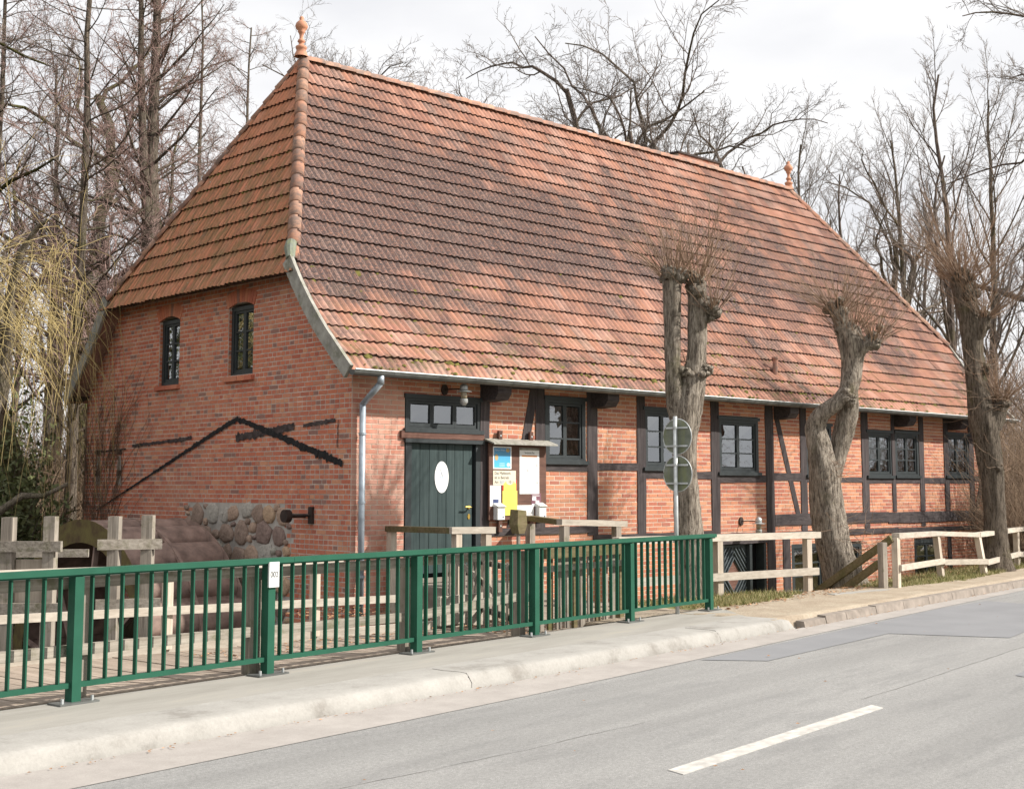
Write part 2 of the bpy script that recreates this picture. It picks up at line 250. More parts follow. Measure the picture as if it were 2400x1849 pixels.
# ------------------------------------------------------------------ mesh helpers
def mesh_np(name, V, loops, counts, mat=None, smooth=False):
    V = np.asarray(V, dtype=np.float32).reshape(-1, 3); loops = np.asarray(loops, dtype=np.int32).ravel(); counts = np.asarray(counts, dtype=np.int32)
    me = bpy.data.meshes.new(name); me.vertices.add(len(V)); me.vertices.foreach_set('co', V.ravel())
    me.loops.add(len(loops)); me.loops.foreach_set('vertex_index', loops)
    st = np.concatenate([[0], np.cumsum(counts)[:-1]]).astype(np.int32)
    me.polygons.add(len(counts)); me.polygons.foreach_set('loop_start', st); me.polygons.foreach_set('loop_total', counts)
    me.polygons.foreach_set('use_smooth', np.full(len(counts), bool(smooth)))
    me.update(calc_edges=True)
    if mat: me.materials.append(M[mat] if isinstance(mat, str) else mat)
    return me
class MB:
    def __init__(s): s.V = []; s.L = []; s.c = []; s.n = 0
    def add(s, V, F):
        V = np.asarray(V, dtype=float).reshape(-1, 3); s.V.append(V)
        for f in F: s.L.append(np.asarray(f, dtype=np.int64) + s.n); s.c.append(len(f))
        s.n += len(V)
    def addq(s, V, Q):
        V = np.asarray(V, dtype=float).reshape(-1, 3); Q = np.asarray(Q, dtype=np.int64)
        s.V.append(V); s.L.append((Q + s.n).ravel()); s.c.extend([Q.shape[1]] * len(Q)); s.n += len(V)
    def box(s, x0, x1, y0, y1, z0, z1):
        s.addq([(x0, y0, z0), (x1, y0, z0), (x1, y1, z0), (x0, y1, z0), (x0, y0, z1), (x1, y0, z1), (x1, y1, z1), (x0, y1, z1)],
               [(0, 3, 2, 1), (4, 5, 6, 7), (0, 1, 5, 4), (1, 2, 6, 5), (2, 3, 7, 6), (3, 0, 4, 7)]); return s
    def beam(s, p0, p1, a, b, up=(0, 0, 1)):
        p0 = Vector(p0); p1 = Vector(p1); d = (p1 - p0).normalized(); up = Vector(up)
        if abs(d.dot(up)) > .97: up = Vector((cb, sb, 0))
        x = d.cross(up).normalized(); y = x.cross(d).normalized(); vs = []
        for p in (p0, p1):
            for i, j in ((-1, -1), (1, -1), (1, 1), (-1, 1)): vs.append(tuple(p + x * (i * a / 2) + y * (j * b / 2)))
        s.addq(vs, [(0, 1, 2, 3), (7, 6, 5, 4), (0, 4, 5, 1), (1, 5, 6, 2), (2, 6, 7, 3), (3, 7, 4, 0)]); return s
    def poly(s, pts, F=None): s.add(pts, F or [list(range(len(pts)))]); return s
    def tube(s, pts, r, n=10, cap=True):
        P = np.array(pts, float); R = np.array(r if hasattr(r, '__len__') else [r] * len(P), float)
        V, Q = tube_np(P[None], R[None], n); s.addq(V, Q)
        if cap:
            k = len(P); b = len(V)
            s.L.append(np.arange(n)[::-1] + s.n - b); s.c.append(n); s.L.append(np.arange(n) + s.n - b + (k - 1) * n); s.c.append(n)
        return s
    def lathe(s, prof, c=(0, 0, 0), n=20):
        k = len(prof); a = np.linspace(0, 2 * math.pi, n, endpoint=False)
        V = [(c[0] + r * math.cos(t), c[1] + r * math.sin(t), c[2] + z) for r, z in prof for t in a]
        Q = [(i * n + j, i * n + (j + 1) % n, (i + 1) * n + (j + 1) % n, (i + 1) * n + j) for i in range(k - 1) for j in range(n)]
        s.addq(V, Q); return s
    def disc(s, c, nrm, r, th, n=28, ry=None):
        nrm = Vector(nrm).normalized(); x = nrm.cross(Vector((0, 0, 1))); x = x.normalized() if x.length > .01 else Vector((1, 0, 0)); y = x.cross(nrm); ry = ry or r; c = Vector(c); V = []
        for k in (0, 1):
            for i in range(n):
                t = 2 * math.pi * i / n; V.append(tuple(c + x * (r * math.cos(t)) + y * (ry * math.sin(t)) + nrm * (th * k)))
        F = [list(range(n))[::-1], list(range(n, 2 * n))] + [[i, (i + 1) % n, n + (i + 1) % n, n + i] for i in range(n)]
        s.add(V, F); return s
    def mesh(s, name, mat, smooth=False):
        if not s.V: s.V = [np.zeros((0, 3))]
        return mesh_np(name, np.concatenate(s.V), np.concatenate([np.asarray(l).ravel() for l in s.L]) if s.L else [], s.c, mat, smooth)
    def obj(s, name, mat, parent=None, smooth=False, label=None, kind=None):
        return link(name, s.mesh(name, mat, smooth), parent, label, kind)
def link(name, data, parent=None, label=None, kind=None):
    o = bpy.data.objects.new(name, data); C.objects.link(o)
    if parent: o.parent = parent
    if label: o['label'] = label
    if kind: o['kind'] = kind
    return o
def tube_np(P, R, n):
    """P [B,K,3], R [B,K] -> vertices and quads of B tubes"""
    B, K, _ = P.shape
    T = np.zeros_like(P); T[:, 1:-1] = P[:, 2:] - P[:, :-2]; T[:, 0] = P[:, 1] - P[:, 0]; T[:, -1] = P[:, -1] - P[:, -2]
    T /= np.linalg.norm(T, axis=2, keepdims=True) + 1e-9
    D = P[:, -1] - P[:, 0]; D /= np.linalg.norm(D, axis=1, keepdims=True) + 1e-9
    ref = np.where((np.abs(D[:, 2]) > .75)[:, None], np.array([1., .13, 0]), np.array([0, 0, 1.]))[:, None, :]
    A = np.cross(T, np.broadcast_to(ref, T.shape)); A /= np.linalg.norm(A, axis=2, keepdims=True) + 1e-9
    Bn = np.cross(A, T); a = np.arange(n) * 2 * math.pi / n
    V = P[:, :, None, :] + R[:, :, None, None] * (A[:, :, None, :] * np.cos(a)[None, None, :, None] - Bn[:, :, None, :] * np.sin(a)[None, None, :, None])
    b, k, j = np.meshgrid(np.arange(B), np.arange(K - 1), np.arange(n), indexing='ij'); j2 = (j + 1) % n; base = b * K * n + k * n
    Q = np.stack([base + j, base + j2, base + n + j2, base + n + j], -1).reshape(-1, 4)
    return V.reshape(-1, 3), Q
def thing(name, label, cat, loc=(0, 0, 0), rz=0.0, group=None):
    o = bpy.data.objects.new(name, None); C.objects.link(o); o.location = loc; o.rotation_euler = (0, 0, rz); o.empty_display_size = .2
    o['label'] = label; o['category'] = cat
    if group: o['group'] = group
    return o
def tag(o, label, cat, group=None):
    o['label'] = label; o['category'] = cat
    if group: o['group'] = group
    return o
def struct(o): o['kind'] = 'structure'; return o
def dup(root, loc, rz=0.0, scale=None, label=None):
    r = root.copy(); C.objects.link(r); r.location = loc; r.rotation_euler = (0, 0, rz)
    if scale: r.scale = (scale,) * 3 if not hasattr(scale, '__len__') else scale
    if label: r['label'] = label
    for ch in list(root.children):
        c = ch.copy(); C.objects.link(c); c.parent = r
        for gg in ch.children: d = gg.copy(); C.objects.link(d); d.parent = c
    return r
def sstep(a, b, x): t = np.clip((x - a) / (b - a), 0, 1); return t * t * (3 - 2 * t)

# ------------------------------------------------------------------ ground
def height(x, y):
    dx, dy = x - RX, y - RY; s = dx * cr_ + dy * sr_; t = -dx * sr_ + dy * cr_
    ex, ey = x - BX, y - BY; u = ex * cb + ey * sb; w = -ex * sb + ey * cb
    low = np.interp(u, [-.1, 3, 9, 12, 16, 19, 22, 26], [-.7, -.5, -.62, -.72, -.62, -.55, -.1, .15])
    ts = np.interp(s, [7, 9, 12, 13, 14.6, 15.2, 16.5, 23], [.5, 1.2, 1.5, .35, .2, .1, .4, .6])
    te = ts + np.interp(s, [8, 12, 13, 16, 22], [1.4, 1.3, 1.0, 1.5, 1.8])
    b = sstep(ts, te, t)
    h = np.where(u > 22, b * low, b * low)
    h = np.where((s < 7.2) & (t > 0.0), -.62, h)
    # brook channel west of the mill gable, running under the bridge
    ch = sstep(-.05, -.35, u) * sstep(-8.4, -7.2, u) * sstep(14, 10, w) * np.where(w > -4.0, 1, 1)
    left = np.where(u < -7.2, -.7, h)
    left = np.where((u < 0) & (w > 0), -.7, left)
    h2 = left * (1 - ch) + ch * -2.75
    # land behind: gently rising wood
    h2 = h2 + np.clip(w - 16, 0, 200) * .012 + sstep(30, 80, w) * .8
    # road corridor: sheet sinks below the roadway and the bridge slab
    h2 = np.where((t < .02) & (s < 9.0), np.where((u > -8.4) & (u < 0.4) & (t > -8), -2.75 if False else -.45, -.45), h2)
    h2 = np.where((t < -1.3), np.where(t < -9.2, -.02, -.42), h2)
    return h2
def axis(lo, hi, step, far_lo, far_hi, far_step):
    a = list(np.arange(lo, hi, step)); x = hi; st = step
    while x < far_hi: a.append(x); st = min(st * 1.25, far_step); x += st
    a.append(far_hi); x = lo; st = step; pre = []
    while x > far_lo:
        st = min(st * 1.25, far_step); x -= st; pre.append(x)
    return np.array(pre[::-1] + a)
gx = axis(-14, 32, .16, -500, 500, 25); gy = axis(-8, 26, .16, -400, 900, 25)     # in road coordinates s, t
S_, T_ = np.meshgrid(gx, gy, indexing='ij'); X = RX + S_ * cr_ - T_ * sr_; Y = RY + S_ * sr_ + T_ * cr_
Z = height(X, Y)
nrg = np.random.default_rng(3); Z += (nrg.random(Z.shape) - .5) * .018
nx, ny = Z.shape; idx = np.arange(nx * ny).reshape(nx, ny)
Q = np.stack([idx[:-1, :-1], idx[1:, :-1], idx[1:, 1:], idx[:-1, 1:]], -1).reshape(-1, 4)
me = mesh_np('ground', np.stack([X, Y, Z], -1).reshape(-1, 3), Q, [4] * len(Q), 'ground', True)
grass = np.where((S_ > 9.6) & (T_ > np.interp(S_, [9.6, 11, 12.8, 13, 15, 15.3, 17.5, 22], [.25, .0, .2, .5, .5, -.35, -.65, -.35])), 1.0, 0.0)
grass = np.where((T_ < -9.4) | (T_ > 3.5), 1.0, grass)
U_, W_ = (X - BX) * cb + (Y - BY) * sb, -(X - BX) * sb + (Y - BY) * cb
mud = np.where((U_ < .0) & (U_ > -8.3) & (W_ < 14) & (T_ > 0), .9, 0.0); mud = np.maximum(mud, np.where((S_ < 7.2) & (T_ > 0), .8, 0))
for nm, arr in (('grass', grass), ('mud', mud)):
    a = me.attributes.new(nm, 'FLOAT', 'POINT'); a.data.foreach_set('value', arr.astype(np.float32).ravel())
struct(link('ground', me))
def sheetR(name, mat, pts, z):
    return struct(MB().poly([fR(s, t, z) for s, t in pts]).obj(name, mat))
# road body (bridge slab included) with its own thickness
m = MB()
def prismR(m, pts, z0, z1):
    n = len(pts); V = [fR(s, t, z0) for s, t in pts] + [fR(s, t, z1) for s, t in pts]
    m.add(V, [list(range(n))[::-1], list(range(n, 2 * n))] + [[i, (i + 1) % n, n + (i + 1) % n, n + i] for i in range(n)])
prismR(m, [(-60, -7.7), (160, -7.7), (160, -1.43), (-60, -1.43)], -.40, -.124)
struct(m.obj('road', 'asphalt'))
m = MB(); prismR(m, [(-60, -9.2), (160, -9.2), (160, -7.7), (-60, -7.7)], -.4, .0); struct(m.obj('far_pavement', 'pavement'))
sheetR('gutter_strip', 'gutter', [(-60, -2.06), (3, -2.04), (9.2, -1.88), (18, -1.72), (18, -1.44), (-60, -1.44)], -.120)
sheetR('asphalt_patch', 'patch', [(5.99, -2.02), (6.35, -2.59), (9.54, -2.56), (9.98, -3.86), (14.5, -3.5), (14.9, -1.95), (13.3, -1.84), (9.91, -1.95)], -.119)
sheetR('asphalt_patch', 'patch', [(6.85, -4.9), (7.6, -4.85), (7.8, -5.9), (6.67, -5.2)], -.119)
for s0 in (1.2, 10.4, 19.6, 28.8, -8.0):
    m = MB(); prismR(m, [(s0, -4.66), (s0 + .05, -4.52), (s0 + 3.2, -4.52), (s0 + 3.12, -4.65)], -.1235, -.119); o = m.obj('lane_marking', 'paint'); struct(o)
# bridge pavement slab and rounded white kerb
m = MB(); prismR(m, [(-20, -.80), (9.25, -.80), (10.1, .05), (10.1, .13), (-20, .13)], -.45, .0); struct(m.obj('bridge_pavement', 'pavement'))
m = MB(); prof = [(-.80, .001), (-1.22, .001), (-1.295, -.004), (-1.33, -.018), (-1.35, -.045), (-1.385, -.12), (-1.40, -.2)]
ss = list(np.arange(-20, 9.0, .35)) + [9.0, 9.25, 9.42, 9.5]; V = []; kr = random.Random(5)
for i, s in enumerate(ss):
    e = {9.42: .03, 9.5: .16}.get(s, 0.0)
    for j, (t, z) in enumerate(prof):
        V.append(fR(s + (0.0 if j < 2 else (kr.random() - .5) * .03), t + (kr.random() - .5) * (.0 if j == 0 else .008) + (.25 * e if j > 2 else 0), z - (e if z > -.1 else 0) - (kr.random() * .003 if j > 1 else 0)))
k = len(prof); Q = [(i * k + j, i * k + j + 1, (i + 1) * k + j + 1, (i + 1) * k + j) for i in range(len(ss) - 1) for j in range(k - 1)]
m.addq(V, Q); struct(m.obj('white_kerb', 'kerb', smooth=True))
# hairline cracks in the kerb and the carriageway
ck = random.Random(6)
def crack(name, pts, z, w, mat='tar'):
    m = MB(); V = []
    for i, (s, t) in enumerate(pts):
        a, b = pts[max(i - 1, 0)], pts[min(i + 1, len(pts) - 1)]; d = math.hypot(b[0] - a[0], b[1] - a[1]); nx_, ny_ = -(b[1] - a[1]) / d, (b[0] - a[0]) / d; q = w * ck.uniform(.3, 1) / 2
        V += [fR(s + nx_ * q, t + ny_ * q, z), fR(s - nx_ * q, t - ny_ * q, z)]
    m.addq(V, [(2 * i, 2 * i + 2, 2 * i + 3, 2 * i + 1) for i in range(len(pts) - 1)]); struct(m.obj(name, mat))
def wander(s0, t0, s1, t1, n, am): 
    o = 0; P = []
    for i in range(n + 1): o += ck.uniform(-am, am); o *= .9; P.append((s0 + (s1 - s0) * i / n, t0 + (t1 - t0) * i / n + o))
    return P
crack('road_crack', wander(4.6, -4.35, 16, -4.15, 60, .012), -.1225, .010, 'crack'); crack('road_crack', wander(-3, -3.1, 2.6, -3.5, 40, .02), -.1225, .007, 'crack')
crack('road_crack', wander(5.2, -6.6, 9.5, -5.9, 40, .03), -.1225, .007, 'crack')
for s0 in (7.55, 3.1):
    m = MB(); m.tube([fR(s0 + ck.uniform(-.015, .015), t, z + .0005) for t, z in ((-.9, .0), (-1.05, .0), (-1.2, .0), (-1.30, -.005), (-1.34, -.03), (-1.365, -.08), (-1.385, -.12))], .0035, 4); struct(m.obj('kerb_crack', 'crack'))
# kerbstones further right, one piece each
s = 9.55; root = thing('kerbstone_row', 'row of low brown grey kerbstones beside the dirt path', 'kerb', fR(9.55, -1.4, -.12), RA)
i = 0
while s < 32:
    l_ = .98 if s > 10.3 else .62; d = .03 if s < 10 else 0.0
    m = MB(); z1 = -.015 - d + kr.uniform(-.006, .006); dz = .12
    m.add([(s - 9.55, -.09, 0 - dz), (s - 9.55 + l_, -.09, -dz), (s - 9.55 + l_, .07, -dz), (s - 9.55, .07, -dz), (s - 9.55, -.045, z1 + .12), (s - 9.55 + l_, -.045, z1 + .12), (s - 9.55 + l_, .07, z1 + .125), (s - 9.55, .07, z1 + .125)],
          [(0, 3, 2, 1), (4, 5, 6, 7), (0, 1, 5, 4), (1, 2, 6, 5), (2, 3, 7, 6), (3, 0, 4, 7)])
    m.obj('kerbstone', 'kerbstone', root); s += l_ + .014
# brook
m = MB(); V = [fB(-8.3, -10, -2.3), fB(-.12, -10, -2.3), fB(-.12, 13, -2.3), fB(-8.3, 13, -2.3)]; m.poly(V); struct(m.obj('brook_water', 'water'))
m = MB(); m.add([fR(-8, .135, -2.9), fR(4.5, .135, -2.9), fR(4.5, .135, -.05), fR(-8, .135, -.05)], [(0, 1, 2, 3)]); struct(m.obj('bridge_abutment', 'render'))
# concrete nosing at the head of the yard stairs
m = MB(); m.beam((4.9, 20.43, -.02), (6.05, 21.45, -.02), .14, .06); m.beam((4.9, 20.46, -.3), (6.05, 21.48, -.3), .1, .5); tag(m.obj('stair_nosing', 'kerb'), 'pale concrete edging at the head of the sunken yard stairs', 'edging')

# ================================================================== THE MILL
LEN, WID, RZ, RW = 20.3, 8.73, 9.68, 4.25
mill = thing('mill_building', 'old red brick watermill with half timbered front and steep half hipped tile roof', 'mill', (BX, BY, 0), BA)
PROF = np.array([(-.45, 3.36), (-.10, 3.69), (.27, 4.05), (.58, 4.40), (.88, 4.78), (1.3, 5.40), (1.9, 6.27), (RW, RZ)])
PD = np.concatenate([[0], np.cumsum(np.hypot(np.diff(PROF[:, 0]), np.diff(PROF[:, 1])))]); PLEN = PD[-1]
def prof(d): return np.interp(d, PD, PROF[:, 0]), np.interp(d, PD, PROF[:, 1])
def zroof(w):  # outline height over either half
    w = np.where(np.asarray(w) > WID / 2, WID - np.asarray(w) , np.asarray(w)); return np.interp(w, PROF[:, 0], PROF[:, 1])
def uL(z): return np.where(z > 5.02, -.36 + (z - 5.02) / (RZ - 5.02) * 2.26, -.36)
def uR(z): return np.where(z > 5.36, 20.66 - (z - 5.36) / (RZ - 5.36) * 2.86, 20.66)

def course_bricks(z0, z1, intervals, off, unit=.248, bond='run', joint=.016):
    out = []
    for a, b in intervals:
        if b - a < .05: continue
        if bond == 'run': cuts = np.arange(math.floor(a / unit) * unit + off, b + unit, unit)
        else:
            if off: cuts = np.arange(math.floor(a / (unit / 2)) * unit / 2 - unit, b + unit, unit / 2)
            else: cuts = np.arange(math.floor(a / unit) * unit + unit * .25, b + unit, unit)
        cuts = [c for c in cuts if a + .05 < c < b - .05]; e = [a] + cuts + [b]
        for x, y in zip(e[:-1], e[1:]): out.append((x + joint / 2, y - joint / 2, z0 + joint / 2, z1 - joint / 2))
    return out
def sub_iv(a, b, blocks):
    iv = [(a, b)]
    for p, q in blocks:
        n = []
        for x, y in iv:
            if q <= x or p >= y: n.append((x, y)); continue
            if p > x: n.append((x, p))
            if q < y: n.append((q, y))
        iv = n
    return iv
def bricks_np(rects, place, depth, jit, seed, name, mat, parent, kind='stuff'):
    """rects (a0,a1,z0,z1); place maps (a, out, z) -> local xyz; five visible faces each"""
    r = np.random.default_rng(seed); R = np.array(rects); n = len(R); d = depth + r.random(n) * jit; V = np.zeros((n, 8, 3))
    zj = (r.random((n, 4)) - .5) * .003
    for k, (i, j, o) in enumerate(((0, 2, 0), (1, 2, 0), (1, 3, 0), (0, 3, 0), (0, 2, 1), (1, 2, 1), (1, 3, 1), (0, 3, 1))):
        V[:, k] = place(R[:, i] + (zj[:, k % 4] if o else 0), (d if o else -.004 * np.ones(n)), R[:, j] + (zj[:, (k + 1) % 4] if o else 0))
    f = np.array([(4, 5, 6, 7), (0, 1, 5, 4), (1, 2, 6, 5), (2, 3, 7, 6), (3, 0, 4, 7)]); Q = (np.arange(n)[:, None, None] * 8 + f[None]).reshape(-1, 4)
    return link(name, mesh_np(name, V.reshape(-1, 3), Q, [4] * len(Q), mat), parent, kind=kind)
CH = .0765
# ---- front wall (w = 0)
f_open = [(1.02, 2.62, .22, 3.07), (4.10, 5.13, 2.06, 3.19), (6.69, 7.80, 1.97, 3.11), (8.93, 10.27, 1.90, 3.02), (11.97, 12.95, 1.87, 3.0),
          (14.36, 15.46, 1.87, 2.92), (15.58, 16.66, 1.88, 2.93), (17.93, 19.12, 1.89, 2.97),
          (8.98, 10.46, -.85, .52), (11.36, 12.55, -.62, .47), (13.15, 14.05, -.62, .43), (16.33, 17.53, -.62, .43)]
front_wall = MB()
rects_f = []; zc = -.92; k = 0
while zc < 3.40:
    z1 = min(zc + CH, 3.42); blk = [(a, b) for a, b, c, d in f_open if c < z1 - .02 and d > zc + .02]
    iv = sub_iv(0.0, LEN, blk)
    for a, b in iv: front_wall.addq([(a, 0, zc), (b, 0, zc), (b, 0, z1), (a, 0, z1)], [(0, 1, 2, 3)])
    rects_f += course_bricks(zc, z1, iv, (k % 2) * .124); zc = z1; k += 1
for a, b, c, d in f_open:   # reveals
    D = .22
    front_wall.addq([(a, 0, c), (a, D, c), (a, D, d), (a, 0, d)], [(0, 1, 2, 3)]); front_wall.addq([(b, 0, c), (b, D, c), (b, D, d), (b, 0, d)], [(0, 3, 2, 1)])
    front_wall.addq([(a, 0, d), (b, 0, d), (b, D, d), (a, D, d)], [(0, 1, 2, 3)]); front_wall.addq([(a, 0, c), (b, 0, c), (b, D, c), (a, D, c)], [(0, 3, 2, 1)])
fw = front_wall.obj('front_wall', 'mortar', mill)
timbers = []   # (name, u0, u1, z0, z1, proud)
for a, b, z0, z1 in ((2.60, 2.80, .99, 3.38), (3.87, 4.09, .86, 3.38), (5.16, 5.42, .80, 3.38), (6.50, 6.73, .76, 3.38), (8.70, 8.96, -.9, 3.38), (10.50, 10.77, -.9, 3.38),
                     (11.74, 11.97, 1.09, 3.38), (14.15, 14.42, 1.09, 3.38), (15.42, 15.57, 1.09, 3.38), (16.67, 16.88, 1.09, 3.38), (17.85, 18.07, 1.09, 3.38), (19.10, 19.34, 1.09, 3.38), (20.06, 20.30, 1.09, 3.38),
                     (11.74, 11.95, .73, .86), (14.2, 14.4, .73, .86), (16.68, 16.86, .73, .86), (17.9, 18.07, -.75, .61), (19.12, 19.3, .73, .86), (11.05, 11.3, -.75, .62)):
    timbers.append(('timber_post', a, b, z0, z1, .022))
for a, b, z0, z1 in ((4.09, 5.16, 1.915, 2.05), (5.42, 6.50, 1.94, 2.075), (6.73, 8.70, 1.80, 1.945), (8.96, 10.50, 1.735, 1.885), (10.77, 11.74, 1.78, 1.94), (11.97, 14.15, 1.75, 1.865),
                     (14.42, 15.42, 1.735, 1.865), (15.57, 16.67, 1.735, 1.87), (16.88, 17.85, 1.74, 1.875), (18.07, 19.10, 1.74, 1.88), (19.34, 20.06, 1.80, 1.93)):
    timbers.append(('timber_rail', a, b, z0, z1, .018))
for a, b, z0, z1 in ((2.62, 5.3, .85, .97), (5.3, 8.70, .70, .80), (8.96, 10.50, .53, .74), (10.77, 15.2, .86, 1.09), (15.2, 20.30, .83, 1.07), (10.95, 15.6, .61, .73), (15.6, 20.2, .60, .71), (2.80, 3.86, 3.28, 3.40)):
    timbers.append(('sill_beam', a, b, z0, z1, .030))
tr = random.Random(4)
for nm, a, b, z0, z1, pr in timbers:
    m = MB(); vert = nm == 'timber_post'; n = max(2, int((z1 - z0 if vert else b - a) / .35)); V = []
    for i in range(n + 1):
        f = i / n; j1, j2 = tr.uniform(-.008, .008), tr.uniform(-.008, .008); o = pr + tr.uniform(-.004, .004)
        if vert: z = z0 + (z1 - z0) * f; V += [(a + j1, .01, z), (a + j1, -o, z), (b + j2, -o, z), (b + j2, .01, z)]
        else: x = a + (b - a) * f; V += [(x, .01, z0 + j1), (x, -o, z0 + j1), (x, -o, z1 + j2), (x, .01, z1 + j2)]
    Q = []
    for i in range(n):
        for j in range(3): q = (i * 4 + j, i * 4 + j + 1, i * 4 + j + 5, i * 4 + j + 4); Q.append(q if vert else q[::-1])
    m.addq(V, Q); m.add([V[0], V[1], V[2], V[3], V[-4], V[-3], V[-2], V[-1]], [(0, 1, 2, 3), (4, 5, 6, 7)])
    m.obj(nm, 'timber_v' if vert else 'timber', mill)
for (ua, za, ub, zb, wd_) in ((3.86, 3.36, 3.30, .98, .19), (10.90, 3.1, 11.62, 1.09, .16), (20.02, 2.6, 19.42, 1.08, .17)):
    m = MB(); m.add([(ua - wd_ / 2, -.016, za), (ua + wd_ / 2, -.016, za), (ub + wd_ / 2, -.016, zb), (ub - wd_ / 2, -.016, zb), (ua - wd_ / 2, .01, za), (ua + wd_ / 2, .01, za), (ub + wd_ / 2, .01, zb), (ub - wd_ / 2, .01, zb)],
                    [(0, 3, 2, 1), (0, 1, 5, 4), (1, 2, 6, 5), (2, 3, 7, 6), (3, 0, 4, 7)]); m.obj('timber_brace', 'timber_v', mill)
for uc in (2.78, 5.42, 10.98, 15.72, 18.2):        # beam ends carrying the eave
    m = MB(); a, b = uc - .16, uc + .14; pts = [(.0, 3.04), (-.34, 3.06), (-.42, 3.16), (-.42, 3.36), (.0, 3.36)]
    V = [(a, w, z) for w, z in pts] + [(b, w, z) for w, z in pts]; n = 5
    m.add(V, [list(range(n)), list(range(n, 2 * n))[::-1]] + [[i, n + i, n + (i + 1) % n, (i + 1) % n] for i in range(n)]); m.obj('beam_end', 'timber', mill)
# bricks of the front
def covered(r):
    return any(a - .01 <= r[0] and r[1] <= b + .01 and z0 - .01 <= r[2] and r[3] <= z1 + .01 for _, a, b, z0, z1, _p in timbers)
rects_f = [r for r in rects_f if not covered(r) and r[1] - r[0] > .03]
pale = [r for r in rects_f if r[1] < 1.05]; rest = [r for r in rects_f if r[1] >= 1.05]
cand = sorted([r for r in rest if 2.8 < r[0] < 6.6 and .95 < r[2] < 3.25 and r[1] - r[0] > .2], key=lambda r: r[0])[:300]
cs = set(cand); rest2 = [r for r in rest if r not in cs]
pf = lambda a, o, z: np.stack([a, -o, z], -1)
bricks_np(pale, pf, .003, .004, 1, 'brickwork', 'brick_pale', mill); bricks_np(rest2, pf, .003, .004, 2, 'brickwork', 'brick_front', mill)
bm_ = MB(); bm_.addq([(-.5, 0, -.5), (.5, 0, -.5), (.5, 0, .5), (-.5, 0, .5), (-.49, -1, -.47), (.488, -1, -.48), (.49, -1, .475), (-.485, -1, .48)], [(4, 5, 6, 7), (0, 1, 5, 4), (1, 2, 6, 5), (2, 3, 7, 6), (3, 0, 4, 7)])
bme = bm_.mesh('brick', 'brick_front'); br = random.Random(8)
for r in cand:
    o = link('brick', bme, fw); o.location = ((r[0] + r[1]) / 2, .002, (r[2] + r[3]) / 2); o.scale = (r[1] - r[0], .005 + br.random() * .004, r[3] - r[2]); o.rotation_euler = (0, br.uniform(-.006, .006), 0)

# ---- gable wall (u = 0)
g_open = [(2.75, 3.53, 3.50, 4.74), (5.17, 5.90, 3.48, 4.72)]; stone_area = (1.48, 4.85, -2.6, 1.42)
gw = MB(); rects_g = []; zc = -2.6; k = 0
while zc < 5.62:
    z1 = zc + CH
    if z1 < 3.4: a, b = 0.0, WID
    else:
        a = float(np.interp(z1 + .16, PROF[:, 1], PROF[:, 0])); a = max(0, a); b = WID - a
    blk = [(p, q) for p, q, c, d in g_open if c < z1 - .02 and d > zc + .02]; iv = sub_iv(a, b, blk)
    for p, q in iv: gw.addq([(0, q, zc), (0, p, zc), (0, p, z1), (0, q, z1)], [(0, 1, 2, 3)])
    if z1 <= stone_area[3] + .02: iv = [j for i_ in iv for j in sub_iv(i_[0], i_[1], [(stone_area[0] + (0, .19, .06, .25)[k % 4], stone_area[1] - (.2, .03, .28, .12)[k % 4])])]
    if k % 2 or k % 7 == 2: rects_g += course_bricks(zc, z1, iv, .062, unit=.124)
    else:
        rw = course_bricks(zc, z1, iv, 0.0 if k % 4 == 0 else .124)
        for r_ in rw:
            if r_[1] - r_[0] > .2 and rnd.random() < .22: c_ = (r_[0] + r_[1]) / 2; rects_g += [(r_[0], c_ - .007, r_[2], r_[3]), (c_ + .007, r_[1], r_[2], r_[3])]
            else: rects_g.append(r_)
    zc = z1; k += 1
for p, q, c, d in g_open:
    D = .3
    gw.addq([(0, p, c), (D, p, c), (D, p, d), (0, p, d)], [(0, 1, 2, 3)]); gw.addq([(0, q, c), (D, q, c), (D, q, d), (0, q, d)], [(0, 3, 2, 1)])
    gw.addq([(0, p, d), (D, p, d), (D, q, d), (0, q, d)], [(0, 1, 2, 3)]); gw.addq([(0, p, c), (D, p, c), (D, q, c), (0, q, c)], [(0, 3, 2, 1)])
gwo = gw.obj('gable_wall', 'mortar_gable', mill)
pg = lambda a, o, z: np.stack([-o, a, z], -1)
# arches: voussoirs above each window
vs = MB()
for p, q, c, d in g_open:
    mid = (p + q) / 2; hw = (q - p) / 2 + .02; Rr = (hw * hw + .09 ** 2) / (2 * .09); cz = d - .075 - Rr + .09; amax = math.asin(hw / Rr); n = 11
    for i in range(n):
        a0 = -amax + 2 * amax * i / n + .004; a1 = -amax + 2 * amax * (i + 1) / n - .004; V = []
        for o in (0.0, -.016):
            for an, rr in ((a0, Rr), (a1, Rr), (a1, Rr + .23), (a0, Rr + .23)): V.append((o, mid + math.sin(an) * rr, cz + math.cos(an) * rr))
        vs.add(V, [(7, 6, 5, 4), (0, 1, 5, 4), (1, 2, 6, 5), (2, 3, 7, 6), (3, 0, 4, 7)])
    # brick infill closing the square head of the opening behind the arch
    V = []
    for i in range(13):
        an = -amax + 2 * amax * i / 12; V.append((.02, mid + math.sin(an) * Rr, cz + math.cos(an) * Rr)); V.append((.02, mid + math.sin(an) * Rr, d + .03))
    vs.addq(V, [(2 * i, 2 * i + 1, 2 * i + 3, 2 * i + 2) for i in range(12)])
